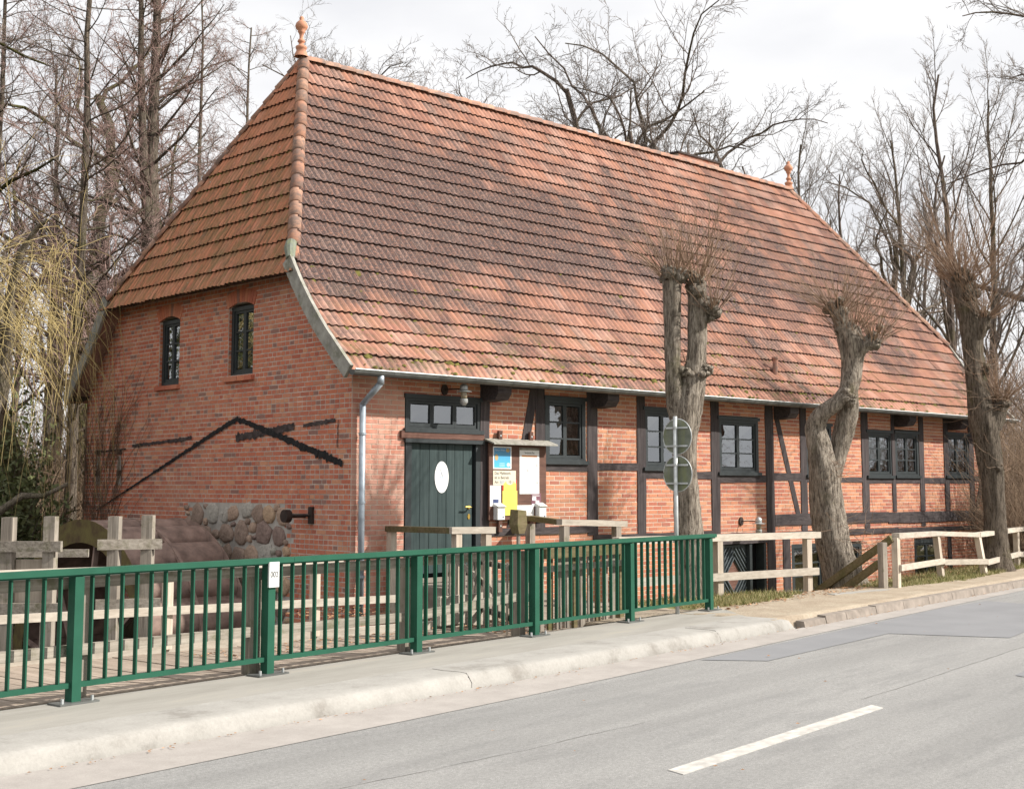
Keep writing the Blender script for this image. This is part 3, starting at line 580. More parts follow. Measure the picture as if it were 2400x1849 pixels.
for p, q, c, d in g_open:      # brick jambs
    z_ = c
    while z_ < d - .1:
        for e, sg_ in ((q, -1), (p, 1)):
            for x0, x1 in (((.008, .11), (.122, .29)) if int((z_ - c) / CH) % 2 else ((.008, .23), (.242, .29))):
                V = [(x, e + sg_ * o, z) for o in (0.0, .007) for x, z in ((x0, z_ + .007), (x1, z_ + .007), (x1, z_ + CH - .007), (x0, z_ + CH - .007))]; vs.addq(V, [(4, 5, 6, 7), (0, 1, 5, 4), (1, 2, 6, 5), (2, 3, 7, 6), (3, 0, 4, 7)])
        z_ += CH
vs.obj('arch_bricks', 'brick_gable', mill, kind='stuff')
bricks_np([r for r in rects_g if r[1] - r[0] > .02], pg, .002, .004, 3, 'brickwork', 'brick_gable', mill)
# return strip of gable brick at the corner of the front, quoin side
# field stone patch: each stone its own piece
sp = MB(); sp.addq([(-.0015, stone_area[1], -2.6), (-.0015, stone_area[0], -2.6), (-.0015, stone_area[0], 1.44), (-.0015, stone_area[1], 1.44)], [(0, 1, 2, 3)]); spo = sp.obj('stone_panel', 'render', mill)
def blob(rng, rx, ry, rz, n=9, m_=5, sq=.38):
    V = [(0, 0, 0)] ; V = []; ph = [rng.uniform(.78, 1.12) for _ in range(n)]
    for j in range(m_ + 1):
        f = j / m_; rr = math.cos(f * math.pi / 2) ** sq; h = math.sin(f * math.pi / 2)
        for i in range(n):
            a = 2 * math.pi * i / n; c_, s_ = math.cos(a), math.sin(a); q = (abs(c_) ** 3 + abs(s_) ** 3) ** (-1 / 3) * .88 * ph[i]
            V.append((-h * rz * rng.uniform(.88, 1.1), c_ * rx * rr * q, s_ * ry * rr * q))
    Q = [(j * n + i, j * n + (i + 1) % n, (j + 1) * n + (i + 1) % n, (j + 1) * n + i) for j in range(m_) for i in range(n)]
    return V, Q
srg = random.Random(12); stuff_m = MB(); placed = []
for tier in range(9000):
    rx = (.20, .165, .13, .10, .07)[min(4, tier // 1500)] * srg.uniform(.85, 1.1); rz_ = rx * srg.uniform(.62, 1.05); cw = srg.uniform(1.52 + rx, 4.82 - rx); cz = srg.uniform(-2.4, 1.40 - rz_)
    if any((abs(cw - a) / (.90 * (rx + c_))) ** 2.6 + (abs(cz - b) / (.90 * (rz_ + d_))) ** 2.6 < 1 for a, b, c_, d_ in placed): continue
    placed.append((cw, cz, rx, rz_)); V, Q = blob(srg, rx, rz_, .05); vis = cz > -.45; m = MB() if vis else stuff_m; q_ = srg.uniform(-.35, .35); cq, sq_ = math.cos(q_), math.sin(q_)
    m.addq([(x - .004, cw + (y * cq - z * sq_) * 1.16, cz + (y * sq_ + z * cq) * 1.16) for x, y, z in V], Q)
    if vis: m.obj('stone', 'stone', spo, True)
stuff_m.obj('lower_stones', 'stone', spo, True, kind='stuff')
# old roofline: black tar line and blackened timber remains
def jag(name, pts, wd_, mat='tar', seed=1, o=-.018):
    r = random.Random(seed); V = []; P = [np.array(p) for p in pts]
    for a, b in zip(P[:-1], P[1:]):
        n = max(2, int(np.linalg.norm(b - a) / .04)); d = (b - a) / np.linalg.norm(b - a); nn = np.array([-d[1], d[0]])
        for i in range(n):
            c = a + (b - a) * i / n; t = wd_(c[0]) if callable(wd_) else wd_
            V.append(c + nn * t * r.uniform(.30, .58) * (1.5 if r.random() < .12 else 1)); V.append(c - nn * t * r.uniform(.30, .58) * (1.5 if r.random() < .12 else 1))
    m = MB(); W3 = [(o - r.uniform(0, .012), v[0], v[1]) for v in V]; m.addq(W3, [(2 * i, 2 * i + 1, 2 * i + 3, 2 * i + 2) for i in range(len(V) // 2 - 1)]); return m.obj(name, mat, mill)
jag('tar_line', [(8.15, 1.20), (3.50, 2.69), (3.2, 2.77), (2.85, 2.71), (.15, 1.98)], lambda w: .03 + .085 * max(0, min(1, (7.8 - w) / 6.5)), seed=2)
jag('timber_stub', [(8.3, 2.32), (7.0, 2.36)], .035, 'soot', 3, -.012); jag('timber_stub', [(6.8, 2.41), (4.6, 2.50)], .06, 'soot', 4, -.012)
jag('timber_stub', [(3.2, 2.46), (1.45, 2.60)], .13, 'soot', 5, -.014); jag('timber_stub', [(1.25, 2.60), (.35, 2.66)], .06, 'soot', 6, -.012); jag('timber_stub', [(.32, 2.66), (.34, 2.2)], .02, 'soot', 7, -.012)
for w in (8.15, 7.3):
    for z in (2.26, 1.86): m = MB(); m.box(-.02, .0, w - .09, w + .09, z, z + .10); m.obj('iron_anchor', 'iron', mill)
    m = MB(); m.addq([(-.013, w + .1, 1.7), (-.013, w - .1, 1.68), (-.013, w - .05, 2.24), (-.013, w + .06, 2.24)], [(0, 1, 2, 3)]); m.obj('mortar_smear', 'render', mill)
m = MB(); m.tube([(-.34, 1.17, 1.20), (.0, 1.17, 1.20)], .03, 8); m.tube([(-.40, 1.17, 1.20), (-.30, 1.17, 1.20)], .10, 14); m.box(-.05, .0, .93, 1.03, 1.08, 1.34); m.tube([(-.05, .98, 1.21), (-.32, 1.17, 1.21)], .025, 6); m.obj('shaft_bearing', 'iron', mill)
m = MB(); m.addq([(0, WID, -2.6), (LEN, WID, -2.6), (LEN, WID, 3.45), (0, WID, 3.45)], [(0, 1, 2, 3)]); m.obj('rear_wall', 'brick_gable', mill)
m = MB(); m.poly([(LEN, 0, -2.6), (LEN, 0, 3.4), (LEN, 1.2, 5.1), (LEN, WID - 1.2, 5.1), (LEN, WID, 3.4), (LEN, WID, -2.6)]); m.obj('far_gable_wall', 'brick_front', mill)
m = MB(); m.addq([(0.3, .35, 3.5), (LEN - .3, .35, 3.5), (LEN - .3, WID - .3, 3.5), (.3, WID - .3, 3.5)], [(0, 1, 2, 3)]); m.obj('inner_floor', 'inside', mill)

# ---- windows
def window(parent, plane, a, b, z0, z1, cols=2, rows=3, case=.085, off=0.0, sill=True, curtain=False, cap=True, mat='frame', arched=False):
    """plane 'F' front (a=u) or 'G' gable (a=w); off = recess depth of the frame"""
    def pl(x, d, z): return (x, d, z) if plane == 'F' else (d, x, z)
    def bx(m, x0, x1, d0, d1, c0, c1): p = pl(x0, d0, c0); q = pl(x1, d1, c1); m.box(min(p[0], q[0]), max(p[0], q[0]), min(p[1], q[1]), max(p[1], q[1]), c0, c1)
    m = MB(); f0, f1 = off - .03, off + .06
    bx(m, a, a + case, f0, f1, z0, z1); bx(m, b - case, b, f0, f1, z0, z1); bx(m, a + case, b - case, f0, f1, z1 - case, z1); bx(m, a + case, b - case, f0, f1, z0, z0 + case * .8)
    w = m.obj('window', mat, parent)
    if cap: m = MB(); bx(m, a - .03, b + .03, f0 - .03, f0 - .001, z1 - .03, z1 + .035); m.obj('head_moulding', mat, w)
    if sill: m = MB(); bx(m, a - .04, b + .04, f0 - .05, f0 - .001, z0 - .035, z0 + .03); m.obj('sill', mat, w)
    ia, ib, ja, jb = a + case + .004, b - case - .004, z0 + case * .8 + .004, z1 - case - .004; sw = (ib - ia) / cols
    for c in range(cols):
        x0, x1 = ia + sw * c + (.002 if c else 0), ia + sw * (c + 1); m = MB(); t = .04
        bx(m, x0, x0 + t, off - .01, off + .035, ja, jb); bx(m, x1 - t, x1, off - .01, off + .035, ja, jb); bx(m, x0 + t, x1 - t, off - .01, off + .035, ja, ja + t * 1.3); bx(m, x0 + t, x1 - t, off - .01, off + .035, jb - t, jb)
        hr = (jb - t - ja - t * 1.3) / rows
        for r in range(1, rows): zz = ja + t * 1.3 + hr * r; bx(m, x0 + t, x1 - t, off - .006, off + .03, zz - .014, zz + .014)
        m.obj('sash', mat, w)
        for r in range(rows):
            m = MB(); c0 = ja + t * 1.3 + hr * r + .013; c1 = c0 + hr - .026; tl = rnd.uniform(-.004, .004)
            p = [pl(x0 + t - .003, off + .014 + tl, c0), pl(x1 - t + .003, off + .014 - tl, c0), pl(x1 - t + .003, off + .014, c1), pl(x0 + t - .003, off + .014, c1)]
            m.poly(p if plane == 'F' else p[::-1]); m.obj('pane', 'glass', w)
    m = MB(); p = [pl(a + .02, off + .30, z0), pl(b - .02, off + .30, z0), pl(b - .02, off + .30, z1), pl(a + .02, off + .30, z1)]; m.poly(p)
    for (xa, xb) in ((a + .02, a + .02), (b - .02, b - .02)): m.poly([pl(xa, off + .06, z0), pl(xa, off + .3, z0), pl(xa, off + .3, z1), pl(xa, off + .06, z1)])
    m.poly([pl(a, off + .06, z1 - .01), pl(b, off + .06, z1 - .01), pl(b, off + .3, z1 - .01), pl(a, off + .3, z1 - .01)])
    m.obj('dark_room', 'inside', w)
    if curtain:
        m = MB(); V = []; n = 40; zc0 = z0 + (z1 - z0) * .38
        for i in range(n + 1):
            x = a + case + (b - a - 2 * case) * i / n; d = off + .11 + .012 * math.sin(i * 1.9); f = abs((i / n) * 2 - 1); V += [pl(x, d, zc0 - .16 * f), pl(x, d, z1 - .1)]
        m.addq(V, [(2 * i, 2 * i + 2, 2 * i + 3, 2 * i + 1) for i in range(n)]); m.obj('curtain', 'curtain', w, True)
    return w
for i, (a, b, c, d) in enumerate(f_open[1:8]):
    window(mill, 'F', a + .01, b - .01, c + .01, d - .01, off=.02, curtain=i in (4,))
for a, b, c, d in f_open[9:]: window(mill, 'F', a + .01, b - .01, c + .01, d - .01, off=.03, rows=3, cap=False)
for a, b, c, d in g_open: window(mill, 'G', a + .01, b - .01, c + .01, d - .045, off=.085, cols=2, rows=3, case=.07, sill=False, cap=False)
for a, b, c, d in g_open:
    m = MB(); n = 4; wd_ = (b - a + .12) / n
    for i in range(n): m.box(-.07 + .004 * (i % 2), .14, a - .06 + wd_ * i + .004, a - .06 + wd_ * (i + 1) - .004, c - .085, c - .01)
    m.obj('brick_sill', 'brick_gable', mill)
# transom window above the door
window(mill, 'F', 1.03, 2.61, 2.53, 3.06, cols=3, rows=1, off=.02, case=.07)
m = MB(); m.box(.92, 2.66, -.05, .02, 2.40, 2.515); m.obj('lintel_board', 'lintel', mill)
# ---- main door
dr = MB(); dr.box(1.03, 1.15, -.02, .10, .22, 2.36); dr.box(2.50, 2.61, -.02, .10, .22, 2.36); dr.box(1.15, 2.50, -.02, .10, 2.33, 2.38)
door = dr.obj('door', 'frame', mill)
m = MB(); m.box(.99, 2.65, -.07, -.021, 2.335, 2.395); m.obj('head_moulding', 'frame', door)
x = 1.175; wds = [.19, .19, .18, .175, .18, .18, .2]; tot = sum(wds); sc_ = (2.47 - 1.175) / tot
for i, w in enumerate(wds):
    w *= sc_; m = MB(); m.box(x + .005, x + w - .005, .035 + .002 * (i % 2), .07, .30, 2.325); m.obj('plank', 'door', door); x += w
m = MB(); m.box(1.151, 2.499, .071, .09, .26, 2.33); m.obj('door_backing', 'inside', door)
m = MB(); m.tube([(2.39, .03, 1.32), (2.39, -.03, 1.32), (2.36, -.045, 1.32), (2.25, -.045, 1.325)], .013, 8); m.disc((2.39, .034, 1.32), (0, -1, 0), .03, .012, 16); m.obj('handle', 'brass', door)
m = MB(); m.disc((2.39, .034, 1.17), (0, -1, 0), .026, .008, 16, ry=.045); m.obj('keyhole_plate', 'brass', door)
for z in (1.75, .75): m = MB(); m.tube([(1.162, .02, z - .14), (1.162, .02, z + .14)], .013, 8); m.obj('hinge', 'iron', door)
m = MB(); m.box(1.0, 2.65, -.16, .0, .17, .235); m.obj('threshold', 'kerbstone', mill)
# ---- low yard door with diamond
ld_ = MB(); ld_.box(8.985, 9.07, -.01, .2, -.85, .51); ld_.box(9.9, 9.98, -.01, .2, -.85, .51); ld_.box(10.38, 10.455, -.01, .2, -.85, .51); lowd = ld_.obj('yard_door', 'frame', mill)
m = MB(); m.box(9.07, 10.38, .19, .2, -.85, .52); m.obj('dark_room', 'inside', lowd)
m = MB(); m.box(9.071, 9.90, .10, .13, -.84, .50); m.obj('door_leaf', 'lowdoor', lowd)
dc = (9.48, -.10)
for k in range(4):
    a0 = (dc[0] + (.30, 0, -.30, 0)[k], dc[1] + (0, .36, 0, -.36)[k]); a1 = (dc[0] + (0, -.30, 0, .30)[k], dc[1] + (.36, 0, -.36, 0)[k])
    m = MB(); m.beam((a0[0], .085, a0[1]), (a1[0], .085, a1[1]), .025, .06, up=(0, 1, 0)); m.obj('diamond_moulding', 'lowdoor', lowd)
m = MB(); m.poly([(dc[0] - .25, .095, dc[1]), (dc[0], .095, dc[1] - .31), (dc[0] + .25, .095, dc[1]), (dc[0], .095, dc[1] + .31)]); m.obj('diamond_panel', 'lintel', lowd)
for q in range(4):
    sx, sz = ((1, 1), (1, -1), (-1, 1), (-1, -1))[q]
    for j in range(4):
        o_ = .10 + j * .10; p0 = (dc[0] + sx * (.30 + o_), dc[1]); p1 = (dc[0], dc[1] + sz * (.36 + o_ * 1.2))
        lim0, lim1 = 9.085, 9.885; t0 = 0
        if not lim0 < p0[0] < lim1: t0 = (abs(p0[0] - dc[0]) - (lim1 - dc[0] if sx > 0 else dc[0] - lim0)) / abs(p0[0] - dc[0])
        t1 = 1.0 if abs(p1[1] - dc[1]) < .55 else .55 / abs(p1[1] - dc[1])
        if t1 - t0 < .1: continue
        f = lambda t: (p0[0] + (p1[0] - p0[0]) * t, .09, p0[1] + (p1[1] - p0[1]) * t)
        m = MB(); m.beam(f(t0), f(t1), .018, .055, up=(0, 1, 0)); m.obj('slat', 'lowdoor', lowd)

# ---- roof
roof_m = MB()
nw = 24; V = []
for side in (0, 1):
    ds = np.linspace(0, PLEN, nw); ws, zs = prof(ds); zs = zs - .05
    ws2 = ws if side == 0 else 2 * RW - ws - 0.0
    V = []
    for w, z in zip(ws2, zs): V += [(float(uL(z + .05)) + .03, w, z), (float(uR(z + .05)) - .03, w, z)]
    roof_m.addq(V, [(2 * i, 2 * i + 1, 2 * i + 3, 2 * i + 2) for i in range(nw - 1)])
for (ub, zb, ut, sgn) in ((-.36, 5.02, 1.9, 1), (20.66, 5.36, 17.8, -1)):
    wb = float(np.interp(zb, PROF[:, 1], PROF[:, 0]))
    roof_m.addq([(ub + .03 * sgn, wb, zb - .05), (ub + .03 * sgn, 2 * RW - wb, zb - .05), (ut + .03 * sgn, RW, RZ - .06), (ut + .03 * sgn, RW - .01, RZ - .06)], [(0, 1, 2, 3)])
roof = roof_m.obj('roof', 'tile_front', mill)
TW, EX = .27, .342
def tile_rows(d0, d1, surf, lo_f, hi_f, seed, rib=.026, nx_=13, lift=.046):
    """rows of corrugated tiles; returns list of (center distance key, V, Q) arrays per tile"""
    r = np.random.default_rng(seed); tiles = []
    nrow = int(round((d1 - d0) / EX)); ex = (d1 - d0) / nrow
    xs = np.linspace(0, TW, nx_); ph = xs / (TW / 2) * 2 * math.pi; h = rib * (.5 + .5 * np.cos(ph)) ** 1.3
    for k in range(nrow):
        da, db = d0 + k * ex - .03, min(d0 + (k + 1) * ex + .02, PLEN if surf is main_surf else 99)
        pa, na = surf(da); pb, nb = surf(db); lo = min(lo_f(pa[2]), lo_f(pb[2])); hi = max(hi_f(pa[2]), hi_f(pb[2]))
        n = int((hi - lo) / TW) + 2; off = (k % 2) * TW * .5 * 0
        for i in range(n):
            x0 = math.floor(lo / TW) * TW + i * TW
            if x0 + TW < lo + .02 or x0 > hi - .02: continue
            dz = r.uniform(-.004, .006); sh = r.uniform(-.005, .005); dd = r.uniform(-.010, .010)
            X_ = x0 + xs + sh; A = []
            for P_, nn, hh, f in ((pa, na, h + lift + dz, 1), (pb, nb, h * .9 + .004 + dz * .5, 0)):
                z_ = P_[2]; l1, l2 = lo_f(z_), hi_f(z_); xc = np.clip(X_, l1, l2)
                dn = (pa - pb) / np.linalg.norm(pa - pb) * (dd if f else 0)
                A.append((xc, hh, P_ + dn, nn))
            tiles.append((A, k, x0))
    return tiles
def main_surf(d):
    w, z = prof(d); w2, z2 = prof(d + .01) if d < PLEN - .02 else prof(d); w1, z1 = prof(d - .01) if d > .01 else prof(d)
    t = np.array([w2 - w1, z2 - z1]); t /= np.linalg.norm(t) + 1e-12; return np.array([0, float(w), float(z)]), np.array([0, -t[1], t[0]])
def tile_verts(A, mapx):
    V = []
    for xc, hh, P_, nn in A:
        V.append(mapx(xc, P_ + 0) + nn[None, :] * hh[:, None])
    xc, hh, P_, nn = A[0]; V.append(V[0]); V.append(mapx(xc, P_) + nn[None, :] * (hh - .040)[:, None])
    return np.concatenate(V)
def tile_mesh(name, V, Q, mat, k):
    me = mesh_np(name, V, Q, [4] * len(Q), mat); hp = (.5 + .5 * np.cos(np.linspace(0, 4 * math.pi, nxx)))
    a = me.attributes.new('dirt', 'FLOAT', 'POINT'); a.data.foreach_set('value', np.tile(np.concatenate([1 - hp, 1 - hp, np.full(2 * nxx, 2.0)]), k).astype(np.float32)); return me  # higher in the rib valleys; top value marks lip faces for painted shade
nxx = 13
TQ = [(i, i + 1, nxx + i + 1, nxx + i) for i in range(nxx - 1)] + [(3 * nxx + i, 3 * nxx + i + 1, 2 * nxx + i + 1, 2 * nxx + i) for i in range(nxx - 1)]
TQ = np.array(TQ)
mapf = lambda x, P_: np.stack([x, np.full_like(x, P_[1]), np.full_like(x, P_[2])], -1)
tl = tile_rows(0.02, PLEN - .02, main_surf, lambda z: float(uL(z)), lambda z: float(uR(z)), 11)
tl.sort(key=lambda t: t[2] * 1.0 + t[1] * .14)
own = tl[:300]; others = tl[300:]
for A, k, x0 in own:
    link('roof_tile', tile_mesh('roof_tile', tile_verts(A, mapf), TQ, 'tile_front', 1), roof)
VV = np.concatenate([tile_verts(A, mapf) for A, k, x0 in others]); nv = 4 * nxx
QQ = (np.arange(len(others))[:, None, None] * nv + TQ[None]).reshape(-1, 4)
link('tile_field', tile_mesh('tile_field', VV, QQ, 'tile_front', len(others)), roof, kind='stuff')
def rear_map(x, P_): return np.stack([x, np.full_like(x, 2 * RW - P_[1]), np.full_like(x, P_[2])], -1)
def rv(A): V = tile_verts([(a, b, c, n * np.array([1, -1, 1])) for a, b, c, n in A], rear_map); return V
VV = np.concatenate([rv(A) for A, k, x0 in tl]); QQ = (np.arange(len(tl))[:, None, None] * nv + TQ[None, :, ::-1]).reshape(-1, 4)
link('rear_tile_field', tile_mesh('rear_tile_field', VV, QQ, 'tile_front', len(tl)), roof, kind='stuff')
# hips: near one (u = -.36 .. 1.9) and far one
def hip_tiles(ub, zb, ut, sgn, name):
    base = np.array([ub, 0, zb]); top = np.array([ut, 0, RZ]); Ld = np.linalg.norm(top - base); d = (top - base) / Ld; nrm = np.array([-d[2], 0, d[0]]) * (1 if sgn > 0 else -1)
    if nrm[2] < 0: nrm = -nrm
    surf = lambda s_: (base + d * s_, nrm)
    wl = lambda z: float(np.interp(z, PROF[:, 1], PROF[:, 0])); lo = lambda z: wl(min(z, RZ)); hi = lambda z: 2 * RW - wl(min(z, RZ))
    t_ = tile_rows(0.0, Ld - .03, surf, lo, hi, 21)
    mp_ = lambda x, P_: np.stack([np.full_like(x, P_[0]), x, np.full_like(x, P_[2])], -1)
    VV = np.concatenate([tile_verts(A, mp_) for A, k, x0 in t_]); q = TQ[:, ::-1] if sgn > 0 else TQ
    QQ = (np.arange(len(t_))[:, None, None] * nv + q[None]).reshape(-1, 4)
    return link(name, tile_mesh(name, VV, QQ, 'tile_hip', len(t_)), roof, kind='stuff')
hip_tiles(-.36, 5.0, 1.9, 1, 'hip_tile_field'); hip_tiles(20.66, 5.36, 17.8, -1, 'far_hip_tile_field')
# ridge and hip cap tiles
def caps(p0, p1, name, step=.36, r0=.125, side=None):
    p0, p1 = Vector(p0), Vector(p1); d = (p1 - p0); n = int(d.length / step); st = d.length / n; d.normalize(); up = Vector(side) if side else Vector((0, 0, 1))
    x = d.cross(up).normalized(); y = x.cross(d).normalized()
    for i in range(n):
        a = p0 + d * (i * st - .03); b = p0 + d * ((i + 1) * st + .03); V = []; jr = rnd.uniform(-.006, .006)
        for P_, rr, lf in ((a, r0 * 1.03, .022), (b, r0 * .92, .008), (a, r0 * .93, .006)):
            for j in range(9):
                an = math.pi * (j / 8) ; V.append(tuple(P_ + x * (math.cos(an) * rr + jr) + y * (math.sin(an) * rr * .95 + lf - .045)))
        Q = [(j, j + 1, 9 + j + 1, 9 + j) for j in range(8)] + [(18 + j, 18 + j + 1, j + 1, j) for j in range(8)]
        m = MB(); m.addq(V, Q); m.obj(name, 'ridge', roof, True)
caps((17.75, RW, RZ + .015), (1.95, RW, RZ + .015), 'ridge_tile')
wb = float(np.interp(5.02, PROF[:, 1], PROF[:, 0]))
hz_ = 5.12; wz = float(np.interp(hz_ + .1, PROF[:, 1], PROF[:, 0]))
caps((-.30, wz + .02, hz_ + .08), (1.93, RW, RZ + .02), 'hip_tile', side=(-.55, -.6, .55), step=.36, r0=.115)
caps((-.30, 2 * RW - wz - .02, hz_ + .08), (1.93, RW, RZ + .02), 'hip_tile', side=(-.55, .6, .55), step=.36, r0=.115)
caps((20.6, float(np.interp(5.36, PROF[:, 1], PROF[:, 0])), 5.42), (17.78, RW, RZ + .02), 'hip_tile', side=(.55, -.6, .55), step=.36, r0=.115)
caps((20.6, 2 * RW - float(np.interp(5.36, PROF[:, 1], PROF[:, 0])), 5.42), (17.78, RW, RZ + .02), 'hip_tile', side=(.55, .6, .55), step=.36, r0=.115)
# lead cap, barge boards
m = MB(); m.tube([(-.37, 1.15, 5.20), (-.30, 1.27, 5.37), (-.22, 1.36, 5.50)], [.07, .095, .09], 10); m.obj('lead_cap', 'signback', roof)
for u0, u1, side in ((-.41, -.35, 0), (-.41, -.35, 1), (20.62, 20.68, 0), (20.62, 20.68, 1)):
    ztop = 5.22 if u0 < 0 else 5.5; dmax = float(np.interp(ztop, PROF[:, 1], PD)); ds = np.linspace(-.03, dmax, 12); V = []
    for d in ds:
        w, z = prof(max(d, 0)); w2, z2 = prof(max(d, 0) + .05); t = np.array([w2 - w, z2 - z]); t = t / np.linalg.norm(t); nn = np.array([-t[1], t[0]]); up_ = .075; dn_ = -.16
        for off in (up_, dn_):
            ww, zz = w + nn[0] * off, z + nn[1] * off
            if side: ww = 2 * RW - ww
            V += [(u0, ww, zz), (u1, ww, zz)]
    Q = []
    for i in range(len(ds) - 1):
        b = 4 * i; Q += [(b, b + 4, b + 6, b + 2), (b + 1, b + 3, b + 7, b + 5), (b, b + 1, b + 5, b + 4), (b + 2, b + 6, b + 7, b + 3)]
    m = MB(); m.addq(V, Q); m.add([V[0], V[1], V[3], V[2]], [(0, 1, 2, 3)]); m.obj('barge_board', 'bargeboard', roof)
# soffits
m = MB(); m.addq([(-.36, -.44, 3.30), (20.6, -.44, 3.30), (20.6, .0, 3.44), (-.36, .0, 3.44)], [(0, 1, 2, 3)]); m.obj('soffit', 'timber', roof)
m = MB(); m.addq([(-.36, WID + .3, 3.30), (0, WID + .3, 3.30), (0, WID - .1, 3.42), (-.36, WID - .1, 3.42)], [(0, 1, 2, 3)]); m.obj('soffit', 'timber', roof)
# finials
FP = [(.13, -.06), (.115, .0), (.085, .07), (.10, .085), (.11, .12), (.10, .14), (.055, .165), (.045, .20), (.06, .215), (.075, .235), (.06, .265), (.038, .29), (.038, .355), (.055, .40), (.075, .425), (.06, .44), (.105, .48), (.122, .53), (.105, .585), (.07, .625), (.035, .645), (.047, .685), (.03, .72), (.004, .73)]
for u, w, z, n in ((1.86, RW - .02, RZ + .10, 'nearer'), (17.8, RW, RZ + .08, 'far')):
    m = MB(); m.lathe(FP, (0, 0, 0), 22); o = m.obj('finial', 'terracotta', roof, True); o.location = (u, w, z)
# gutter and downpipe
m = MB(); n = 8; us = [-.40] + list(np.arange(.6, 20.5, 1.0)) + [20.62]; V = []
for u in us:
    for rr in (.078, .066):
        for j in range(n + 1): a = math.pi * j / n; V.append((u, -.53 - math.cos(a) * rr, 3.345 - math.sin(a) * rr))
st = 2 * (n + 1); Q = []
for i in range(len(us) - 1):
    for j in range(n): Q.append((i * st + j, i * st + j + 1, (i + 1) * st + j + 1, (i + 1) * st + j)); Q.append((i * st + n + 1 + j, (i + 1) * st + n + 1 + j, (i + 1) * st + n + 2 + j, i * st + n + 2 + j))
    for j in (0, n): Q.append((i * st + j, (i + 1) * st + j, (i + 1) * st + n + 1 + j, i * st + n + 1 + j))
m.addq(V, Q); m.add([V[j] for j in range(n + 1)], [list(range(n + 1))]); gut = m.obj('gutter', 'zinc', mill, False)
m = MB(); m.tube([(-.40, -.612, 3.352), (20.62, -.612, 3.352)], .011, 6); m.obj('gutter_bead', 'galv', gut)
for u in np.arange(.35, 20.4, .82):
    m = MB(); V = []; 
    for j in range(n + 1):
        a = math.pi * j / n; V += [(u - .014, -.53 - math.cos(a) * .083, 3.345 - math.sin(a) * .083), (u + .014, -.53 - math.cos(a) * .083, 3.345 - math.sin(a) * .083)]
    m.addq(V, [(2 * j, 2 * j + 1, 2 * j + 3, 2 * j + 2) for j in range(n)]); m.obj('gutter_bracket', 'zinc', gut)
m = MB(); m.tube([(.13, -.53, 3.30), (.13, -.53, 3.16)], .052, 14); m.tube([(.13, -.53, 3.18), (.12, -.11, 2.88)], .048, 14); m.tube([(.12, -.11, 2.90), (.12, -.11, -.35)], .048, 14)
dp = m.obj('downpipe', 'pipe', mill, True)
for z in (2.42, 1.40, .3): m = MB(); m.tube([(.12, -.11, z), (.12, -.11, z + .035)], .058, 14); m.obj('pipe_clip', 'pipe', dp)
# clay vent pipe, chimney
d_ = .92; w_v, z_v = prof(d_); m = MB(); m.tube([(11.2, w_v, z_v - .05), (11.2, w_v - .02, z_v + .18), (11.2, w_v - .02, z_v + .36)], [.06, .055, .055], 12); m.tube([(11.2, w_v - .02, z_v + .34), (11.2, w_v - .02, z_v + .38)], .075, 12); m.obj('vent_pipe', 'ridge', roof)
m = MB(); m.box(14.0, 15.7, 5.0, 5.6, 7.6, 10.18); ch = m.obj('chimney', 'mortar', roof)
rc = []; z = 8.2; k = 0
while z < 10.13: rc += course_bricks(z, z + CH, [(14.0, 15.7)], (k % 2) * .124); z += CH; k += 1
bricks_np(rc, lambda a, o, z: np.stack([a, 5.0 - o, z], -1), .006, .005, 5, 'chimney_bricks', 'brick_pale', ch)
m = MB(); m.box(13.95, 15.75, 4.95, 5.65, 10.18, 10.23); m.obj('chimney_cap', 'iron', ch)
# moss cushions on the lower rows
mo = random.Random(31); m = MB()
for i in range(1500):
    k = min(int(abs(mo.gauss(0, 3.0))), 16); d = .02 + k * (PLEN - .04) / round((PLEN - .04) / EX) + mo.uniform(-.05, .05) if mo.random() < .8 else mo.uniform(.1, 2.8)
    u = mo.uniform(-.3, 20.5) if mo.random() < .6 else mo.gauss(2 if mo.random() < .4 else 14, 2.2)
    if not -.3 < u < 20.5 or d < .05: continue
    p, nn = main_surf(max(d, .05)); s_ = mo.uniform(.014, .040) * (1.9 if mo.random() < .07 else 1); c = np.array([u, p[1], p[2]]) + nn * .030
    V = [tuple(c + nn * (s_ * .55))]
    for j in range(6): a = math.pi / 3 * j; q = mo.uniform(.7, 1.25) * s_; V.append(tuple(c + np.array([math.cos(a) * q * 1.4, 0, 0]) + np.array([0, -nn[2], nn[1]]) * 0 + np.array([0, nn[2], -nn[1]]) * (math.sin(a) * q) - nn * .012))
    m.add(V, [(0, j + 1, (j + 1) % 6 + 1) for j in range(6)])
m.obj('moss', 'moss', roof, True, kind='stuff')
m = MB()
for i in range(420):
    s_ = mo.uniform(.012, .03); row_ = mo.randrange(0, 9); Ld = math.hypot(2.26, RZ - 5); d = row_ * EX; f = d / Ld; z = 5.0 + (RZ - 5) * f; u = -.36 + 2.26 * f; wl = float(np.interp(z, PROF[:, 1], PROF[:, 0])); w = mo.uniform(wl + .1, 2 * RW - wl - .1)
    c = np.array([u - .03, w, z + .0]); V = [tuple(c + np.array([-.03, 0, .02]))] + [tuple(c + np.array([.01, math.cos(a) * s_ * 1.3, math.sin(a) * s_])) for a in [math.pi / 3 * j for j in range(6)]]
    m.add(V, [(0, j + 1, (j + 1) % 6 + 1) for j in range(6)])
m.obj('moss', 'moss', roof, True, kind='stuff')

